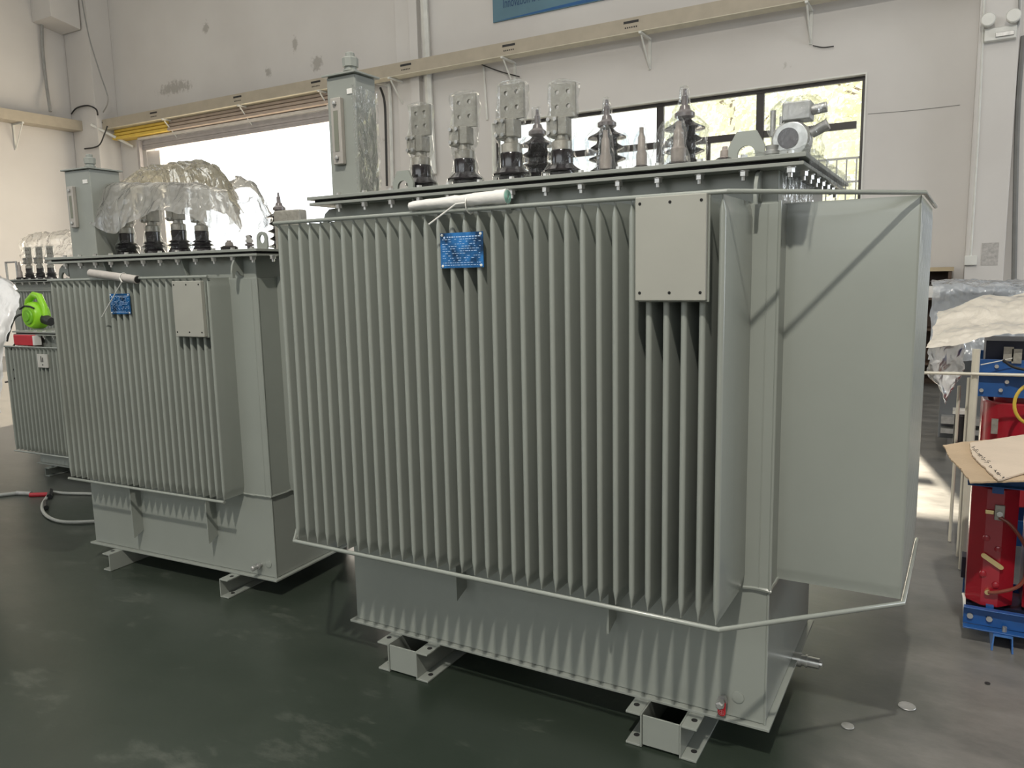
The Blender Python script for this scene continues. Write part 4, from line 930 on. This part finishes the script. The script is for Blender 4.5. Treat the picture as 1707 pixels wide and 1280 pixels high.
# ------------------------------------------------------------------ dry type transformers, right
def coil_mesh(w_, d_, z0, z1, r=.05, hollow=True, th=.03, seg=6):
    def ring(s, z):
        out = []
        for cx_, cy_, a0 in ((w_/2-r, d_/2-r, 0), (-w_/2+r, d_/2-r, PI/2), (-w_/2+r, -d_/2+r, PI), (w_/2-r, -d_/2+r, 1.5*PI)):
            for j in range(seg+1):
                a = a0+PI/2*j/seg; rr = r
                out.append((cx_*1+rr*math.cos(a), cy_+rr*math.sin(a), z))
        return [(x*s, y*s, z) for x, y, z in out]
    k = 1-2*th/w_
    return MB().loft([ring(k, z0+.006), ring(1-.012/w_, z0), ring(1, z0+.008), ring(1, z1-.008), ring(1-.012/w_, z1), ring(k, z1-.006), ring(k, z0+.006)], cap=False)
def dry_transformer(name, ox, oy, yaw, zb, zt, cw, cd, n, label, taps=True, rk=.32):
    r = empty('dry_type_transformer', (ox, oy, 0), yaw); tag(r, label, 'transformer')
    pitch = cw+.035
    for k in range(n):
        c = coil_mesh(cw, cd, zb, zt, r=cw*rk, seg=(1 if taps else 8)).build('coil', RED, r, (cw/2+k*pitch, cd/2, 0)); c['label'] = 'glossy dark red resin coil'
        b = coil_mesh(cw*.62, cd*.66, zb-.02, zt+.03, r=cw*.18, th=.02).build('inner_coil', RED, c)
        b = MB(); b.box(-cw*.16, cw*.16, -cd*.2, cd*.2, zb-.05, zt+.05); b.build('core_leg', NAVY, c)
        if taps:
            H = zt-zb; yf = -cd/2
            b = MB(); b.box(-.002, .034, yf-.016, yf, zt-.17*H-.045, zt-.17*H+.02); b.build('terminal_block', TINNED, c, bevel=.003)
            b = MB(); b.cyl((.016, yf-.026, zt-.17*H-.015), (.016, yf-.0165, zt-.17*H-.015), .012, 6); b.build('terminal_bolt', ZINC, c)
            b = MB(); b.box(-.035, -.003, yf-.010, yf-.004, zt-.17*H-.024, zt-.17*H-.006); b.build('yellow_lug', BRASS, c, bevel=.003)
            for (xx, fz) in ((-.024, .42), (.02, .50), (-.028, .72), (.02, .80)): b = MB(); b.lathe([(.014, 0), (.013, -.006), (.006, -.009)], (xx, yf, zt-H*fz), 16, 'y'); b.build('tap_boss', RED, c)
            b = MB(); p0 = Vector((-.030, yf-.012, zt-.56*H)); p1 = Vector((.034, yf-.012, zt-.64*H)); d = (p1-p0).normalized(); u = Vector((-d.z, 0, d.x))
            pts = []
            for j in range(7): a = PI/2+PI*j/6; pts.append(p0+d*math.cos(a)*.010+u*math.sin(a)*.010)
            for j in range(7): a = -PI/2+PI*j/6; pts.append(p1+d*math.cos(a)*.010+u*math.sin(a)*.010)
            b.prism([(p.x, p.z) for p in pts], 1, yf-.014, yf-.010); b.build('link_bar', BRASS, c)
            for p_ in (p0, p1): b = MB(); b.cyl((p_.x, yf, p_.z), (p_.x, yf-.018, p_.z), .0075, 8); b.build('link_bolt', BRASS, c)
            b = MB(); b.cyl((-.008, yf, zb+.14*H), (-.008, yf-.02, zb+.14*H), .011, 10); b.build('link_bolt', BRASS, c)
            b = MB(); b.tube(smooth([(.016, yf-.02, zt-.17*H-.03), (.06, yf-.028, zt-.28*H), (.115, yf-.03, zt-.44*H), (.13, yf-.03, zt-.6*H), (.10, yf-.028, zb+.24*H), (.03, yf-.024, zb+.16*H), (-.006, yf-.018, zb+.14*H)], 5), .0075, 8)
            b.build('delta_cable', pbr('red_brown_cable_'+str(k), (.20, .05, .03), .4), c)
    Lx = n*pitch
    return r, Lx
# nearest one
R1, L1 = dry_transformer('a', .105, 3.70, 0, .150, .675, .172, .30, 3, 'nearest red and blue dry type transformer with torn cardboard on top, at the right edge')
b = MB(); b.box(-.005, L1+.1, -.03, -.024, .078, .155); b.box(-.005, L1+.1, -.075, -.03, .072, .078); b.box(-.005, L1+.1, -.060, -.03, .155, .160); b.build('bottom_clamp', BLUE, R1, bevel=.002)
b = MB(); b.box(-.005, L1+.1, .32, .326, .078, .155); b.box(-.005, L1+.1, .326, .37, .072, .078); b.build('bottom_clamp', BLUE, R1, bevel=.002)
b = MB(); b.box(-.02, L1+.1, -.02, -.014, .69, .72); b.box(-.02, L1+.1, -.06, -.02, .69, .695); b.build('top_clamp', BLUE, R1, bevel=.002)
b = MB(); b.box(-.02, L1+.1, .31, .316, .69, .74); b.build('top_clamp', BLUE, R1, bevel=.002)
b = MB(); b.box(-.0, L1+.05, .05, .25, .70, .77); b.build('core_yoke', NAVY, R1); b = MB(); b.box(0, L1+.05, .05, .25, .085, .14); b.build('core_yoke', NAVY, R1)
b = MB(); b.box(-.015, .01, .32, .40, .15, .25); b.build('side_block', NAVY, R1)
for x in (.14, .45):
    b = MB(); t = .005; b.box(x-.035, x+.035, -.09, .40, .066, .071); b.prism([(x-.035, .066), (x-.030, .066), (x-.033, .001), (x-.040, .001)], 1, -.09, .40); b.prism([(x+.030, .066), (x+.035, .066), (x+.040, .001), (x+.033, .001)], 1, -.09, .40); b.build('foot_channel', BLUEL, R1)
for x in (.02, .09, .30, .40): b = MB(); b.cyl((x, -.031, .115), (x, -.042, .115), .012, 8); b.build('clamp_bolt', STEEL, R1)
b = MB(); b.cyl((.145, -.055, .0785), (.145, -.055, .100), .009, 6); b.build('clamp_bolt', STEEL, R1)
for x in (.09, .30): b = MB(); b.box(x-.02, x+.02, -.035, -.005, .66, .692); b.build('pressure_block', BLUE, R1)
for x in (.09, .30): b = MB(); b.box(x-.014, x+.014, -.022, .0, .150, .166); b.build('pressure_block', BLUE, R1)
b = MB(); b.tube(smooth([(-.006, .10, .155), (-.004, .0, .17), (.0, -.02, .10)]), .006, 6); b.build('earth_lead', WHITEP, R1)
# cardboard sheets on top
def card(name, pts, z, th, mat, label, tilt=(0, 0), seed=0):
    b = MB(); n = len(pts)
    zz = lambda p: z+tilt[0]*(p[0]-pts[0][0])+tilt[1]*(p[1]-pts[0][1])
    out = []
    for i in range(n):
        a, c = Vector(pts[i]), Vector(pts[(i+1) % n]); m_ = max(1, int((c-a).length/.02))
        for k in range(m_):
            q = a.lerp(c, k/m_); q += Vector((nz((q.x, q.y, 0), 35, seed), nz((q.x, q.y, 1), 35, seed)))*.008; out.append(q)
    vs = [(p.x, p.y, zz(p)) for p in out]+[(p.x, p.y, zz(p)+th) for p in out]; n = len(out)
    b.add(vs, [tuple(range(n-1, -1, -1)), tuple(range(n, 2*n))]+[(i, (i+1) % n, n+(i+1) % n, n+i) for i in range(n)])
    o = b.build(name, mat, angle=30); return tag(o, label, 'cardboard', 'cardboard pieces on the nearest dry type transformer')
def pz(px, py, z): q = at(px, py, 2, z); return (q.x, q.y)
card('cardboard_sheet', [pz(1573, 744, .79), pz(1608, 738, .79), pz(1720, 730, .79), (1.0, 4.3), (1.0, 3.55), pz(1712, 803, .79), pz(1617, 806, .79), pz(1605, 788, .79), pz(1583, 765, .79)], .79, .006, CARD, 'torn brown cardboard, lower sheet, lying on the nearest dry type transformer')
card('cardboard_sheet', [pz(1616, 740, .80), pz(1720, 724, .80), (1.1, 4.4), (1.05, 3.62), pz(1707, 790, .80), pz(1664, 802, .80), pz(1645, 785, .80), pz(1622, 763, .80)], .800, .006, CARDL, 'pale cardboard with ragged edge and scribbled handwriting lying on the brown cardboard', seed=4)
# handwriting like strokes along the torn edge
b = MB(); random.seed(5)
for k in range(9):
    t = k/8; px, py = 1617+(1668-1617)*t, 745+(796-745)*t
    for j in range(3):
        a = at(px+random.uniform(-2, 5), py+random.uniform(-3, 1), 2, .8075); c = at(px+random.uniform(3, 9), py+random.uniform(-2, 4), 2, .8075)
        b.tube([a, (a+c)/2+Vector((.003, .003, 0)), c], .0009, 4)
hw_ = b.build('ink_scribble', BLK); hw_.parent = bpy.data.objects['cardboard_sheet.001']
# second one behind
R2, L2 = dry_transformer('b', .158, 4.80, 0, .30, .865, .30, .46, 2, 'taller red and blue dry type transformer behind the cardboard at the right edge', taps=False, rk=.47)
b = MB(); b.box(-.03, L2, -.03, -.02, .90, 1.02); b.box(-.03, L2, -.035, -.02, 1.028, 1.10); b.box(-.03, L2, -.08, -.03, 1.021, 1.027); b.build('top_clamp', BLUE, R2, bevel=.002)
b = MB(); b.box(-.03, L2, .47, .48, .90, 1.10); b.build('top_clamp', BLUE, R2, bevel=.002)
b = MB(); b.box(-.0, L2, .08, .40, .93, 1.19); b.build('core_yoke', NAVY, R2)
b = MB(); b.box(-.03, L2, -.03, -.02, .10, .24); b.box(-.03, L2, .47, .48, .10, .24); b.build('bottom_clamp', BLUE, R2, bevel=.002)
for x in (.10, .55):
    b = MB(); b.box(x-.04, x+.04, -.1, .55, .001, .10); b.build('foot_channel', BLUE, R2)
for (x, z) in ((.05, 1.065), (.075, .94), (.100, .985), (-.012, .935)): b = MB(); b.cyl((x, -.037, z), (x, -.048, z), .010, 10); b.build('clamp_bolt', ZINC, R2)
for (x, z) in ((.098, 1.11), (.135, 1.10)):
    b = MB(); b.box(x-.022, x+.022, -.05, -.042, z-.015, z+.06); b.build('busbar', TINNED, R2)
b = MB(); b.box(.03, .055, -.235, -.22, .73, .80) if False else b.box(.045, .075, -.02, -.002, .70, .78); b.build('terminal_block', TINNED, R2)
cy = at(1692, 678, 1, 4.6)
b = MB(); b.tube([(cy.x+.08+.085*math.cos(a), 4.60+.02*math.cos(a), cy.z+.02+.105*math.sin(a)) for a in [2*PI*j/28 for j in range(28)]], .0085, 8, close=True)
tag(b.build('yellow_cable_loop', YEL), 'yellow cable loop hanging in front of the taller red dry type transformer', 'cable')
cable([at(1688, 597, 1, 4.7), at(1660, 603, 1, 4.7), at(1635, 608, 1, 4.68)], .003, WHITEP, 'white_lead', 'thin white lead crossing the blue clamp')
cable([at(1672, 600, 1, 4.66), at(1690, 612, 1, 4.66), at(1720, 618, 1, 4.66)], .008, BLK, 'black_lead', 'short black lead lying on the blue clamp')
# pipe rack around it
pr_ = empty('pipe_trolley', (at(1615, 700, 1, 4.55).x, 4.55, 0)); tag(pr_, 'cream painted pipe rack with horizontal rail in front of the red transformer', 'pipe rack')
def wpipe(nm, pts, r=.011, mat=None): b = MB(); b.tube(pts, r, 8); return b.build(nm, mat or pbr('cream_pipe_paint_'+nm+str(len(bpy.data.objects)), (.60, .57, .48), .45), pr_, loc=-pr_.location)
CP = pbr('cream_pipe_paint', (.60, .57, .48), .45)
px0 = at(1628, 582, 1, 4.55); wpipe('post', [(px0.x, 4.55, px0.z), (px0.x-.002, 4.55, .005)], .018, CP)
q0, q1 = at(1520, 622, 1, 4.52), at(1730, 622, 1, 4.52); wpipe('rail', [(q0.x-.2, 4.52, q0.z), (q1.x+.6, 4.52, q1.z)], .008, CP)
q = at(1614, 650, 1, 4.75); wpipe('post', [(q.x, 4.75, 1.0), (q.x, 4.75, .005)], .009, CP)
q = at(1598, 660, 1, 5.0); wpipe('post', [(q.x, 5.0, .92), (q.x, 5.0, .005)], .009, CP)
wpipe('post', [(q.x-.35, 4.52, q0.z), (q.x-.35, 4.52, .005)], .009, CP)
q = at(1602, 705, 1, 5.05); b = MB(); b.box(q.x-.035, q.x+.03, 5.009, 5.12, .55, q.z+.05); b.build('strapped_box', BLK, pr_, loc=-pr_.location, bevel=.004)
b = MB(); b.box(q.x-.03, q.x-.012, 5.02, 5.035, .60, q.z+.08); b.box(q.x-.045, q.x+.04, 5.02, 5.13, q.z+.055, q.z+.075); b.build('white_strap', WHITEP, pr_, loc=-pr_.location)
# cream sheet on the dry transformer
cs = empty('plastic_sheet', (.2, 4.95, 1.2)); tag(cs, 'cream crumpled plastic sheet draped above the blue clamps at the right', 'plastic sheet')
f5 = lambda x, y, Y: at(x, y, 1, Y)
rows = [[f5(1568, 530, 5.6), f5(1605, 512, 5.6), f5(1640, 495, 5.6), f5(1680, 493, 5.6), f5(1720, 490, 5.6), f5(1800, 485, 5.6)],
        [f5(1562, 522, 5.2), f5(1600, 512, 5.2), f5(1640, 500, 5.2), f5(1680, 505, 5.2), f5(1720, 498, 5.2), f5(1800, 495, 5.2)],
        [f5(1557, 548, 4.95), f5(1600, 540, 4.95), f5(1640, 535, 4.95), f5(1680, 535, 4.95), f5(1720, 530, 4.95), f5(1800, 530, 4.95)],
        [f5(1550, 570, 4.72), f5(1600, 562, 4.70), f5(1640, 556, 4.70), f5(1680, 550, 4.70), f5(1720, 545, 4.70), f5(1800, 545, 4.7)],
        [f5(1547, 580, 4.66), f5(1600, 573, 4.64), f5(1640, 567, 4.64), f5(1680, 558, 4.64), f5(1720, 553, 4.64), f5(1800, 550, 4.64)]]
drape(rows, 6, 6, .018, 8, 1.0).build('sheet_fold', SHEETC, cs, loc=-cs.location, angle=180)
rows = [[f5(1548, 578, 4.74), f5(1562, 577, 4.73), f5(1580, 574, 4.74), f5(1598, 572, 4.76), f5(1610, 570, 4.78)],
        [f5(1547, 610, 4.78), f5(1562, 612, 4.76), f5(1580, 612, 4.80), f5(1596, 610, 4.80), f5(1608, 606, 4.80)],
        [f5(1552, 628, 4.80), f5(1566, 640, 4.78), f5(1576, 648, 4.80), f5(1594, 638, 4.82), f5(1606, 622, 4.82)],
        [f5(1566, 640, 4.80), f5(1572, 660, 4.80), f5(1575, 674, 4.80), f5(1580, 660, 4.82), f5(1592, 642, 4.82)]]
drape(rows, 6, 7, .014, 14, 2.5).build('hanging_shred', SHEETW, cs, loc=-cs.location, angle=180)
# blue clear plastic covered machine further back
cb = empty('covered_machine', (.35, 7.2, 0)); tag(cb, 'large machine wrapped in bluish clear plastic behind the cream sheet', 'covered machine')
b = MB(); b.box(-.42, 1.2, .1, 1.2, .16, 1.40); b.build('machine_body', pbr('dark_grey_machine', (.12, .13, .14), .5), cb, bevel=.01)
b = MB(); b.box(-.40, 1.2, .0, .1, .30, .36); b.box(-.40, 1.2, -.0, .1, .22, .26); b.build('base_rail', STEEL, cb)
for x in (-.35, .9):
    for y in (.15, 1.0): b = MB(); b.box(x, x+.1, y, y+.1, 0, .16); b.build('foot', STEEL, cb)
drape([[at(x, y, 1, 8.2)-cb.location for x, y in ((1554, 470), (1600, 468), (1660, 470), (1760, 470))], [at(x, y, 1, 7.2)-cb.location for x, y in ((1553, 476), (1600, 475), (1660, 477), (1760, 478))],
       [at(x, y, 1, 7.18)-cb.location for x, y in ((1551, 520), (1600, 520), (1660, 522), (1760, 522))], [at(x, y, 1, 7.12)-cb.location for x, y in ((1550, 600), (1600, 600), (1660, 600), (1760, 600))]], 8, 8, .03, 7, 6.0).build('plastic_cover', SHEETB, cb, angle=180)
# litter on the floor
for (x, y, s, lb) in ((1512, 1177, .03, 'small clear plastic scrap on the floor right of the big transformer'), (1413, 1210, .022, 'round grey disc lying on the floor in front of the big transformer'), (1646, 1139, .010, 'small dark scrap on the floor near the blue foot channel')):
    q = at(x, y, 2, .002); b = MB()
    b.lathe([(s, 0), (s*.95, .0025)], tuple(q), 14); tag(b.build('floor_scrap', STEEL if s > .012 else BLK), lb, 'scrap')

# ------------------------------------------------------------------ outside: trees and a pale building
def tree(x, y, h, r, nleaf, col, label, seed):
    random.seed(seed); root = empty('leafy_tree', (x, y, 0)); tag(root, label, 'tree', 'trees outside the window')
    b = MB(); b.tube([(0, 0, -.02), (.1, 0, h*.35), (-.05, .1, h*.7), (0, 0, h*.92)], .09, 7)
    for k in range(7):
        a = random.uniform(0, 2*PI); z = h*random.uniform(.3, .8); b.tube([(0, 0, z), (r*.5*math.cos(a), r*.5*math.sin(a), z+.6), (r*.85*math.cos(a), r*.85*math.sin(a), z+1.4)], .03, 5)
    b.build('trunk', pbr('bark'+str(seed), (.22, .17, .12), .9), root)
    m, nt, N, L, bs = newmat('leaf'+str(seed)); N.remove(bs); df = N.new('ShaderNodeBsdfDiffuse'); tlc = N.new('ShaderNodeBsdfTranslucent'); mx = N.new('ShaderNodeMixShader')
    tc = N.new('ShaderNodeTexCoord'); n_ = N.new('ShaderNodeTexNoise'); n_.inputs['Scale'].default_value = 1.3; cr = N.new('ShaderNodeValToRGB')
    cr.color_ramp.elements[0].color = (*[c*.6 for c in col], 1); cr.color_ramp.elements[1].color = (*[min(1, c*1.25) for c in col], 1); L.new(tc.outputs['Object'], n_.inputs[0]); L.new(n_.outputs[0], cr.inputs[0])
    L.new(cr.outputs[0], df.inputs[0]); L.new(cr.outputs[0], tlc.inputs[0]); mx.inputs[0].default_value = .55; L.new(df.outputs[0], mx.inputs[1]); L.new(tlc.outputs[0], mx.inputs[2]); L.new(mx.outputs[0], N['Material Output'].inputs['Surface'])
    b = MB()
    for i in range(nleaf):
        while True:
            p = Vector((random.uniform(-1, 1), random.uniform(-1, 1), random.uniform(-1, 1)))
            if p.length < 1: break
        p = Vector((p.x*r, p.y*r, h*.56+p.z*h*.44)); n1 = Vector((random.gauss(0, 1), random.gauss(0, 1), random.gauss(0, 1))).normalized(); u = n1.orthogonal().normalized()*random.uniform(.09, .17); v = n1.cross(u)*.6
        b.add([p-u, p-v, p+u, p+v], [(0, 1, 2, 3)])
    b.build('foliage', m, root)
tree(-1.7, 22, 9.5, 2.2, 5200, (.96, .96, .66), 'bright yellow green tree outside the right end of the window', 11)
tree(-6.3, 25, 10.5, 2.2, 5200, (.92, .97, .70), 'yellow green tree outside, left of the brightest tree', 12)
tree(-3.2, 31.5, 12.5, 2.6, 4200, (.98, .95, .74), 'pale yellow tree behind the brightest tree', 13)
tree(-10.8, 26, 5.0, 2.0, 3000, (.95, .96, .68), 'low yellow green tree outside the left panes of the window', 14)
pb = empty('pale_building', (-14, 46, 0)); tag(pb, 'overexposed white building far outside the window', 'building')
b = MB(); b.box(-10, 6, 0, 8, -.02, 12); b.build('wall', pbr('white_facade', (.92, .93, .95), .8, var=.02), pb)
for i in range(4):
    for j in range(2):
        b = MB(); b.box(-8+i*3.6, -6.4+i*3.6, -.04, -.001, 5.2+j*3.2, 6.8+j*3.2); b.build('window', pbr('pale_pane', (.70, .78, .86), .3), pb)
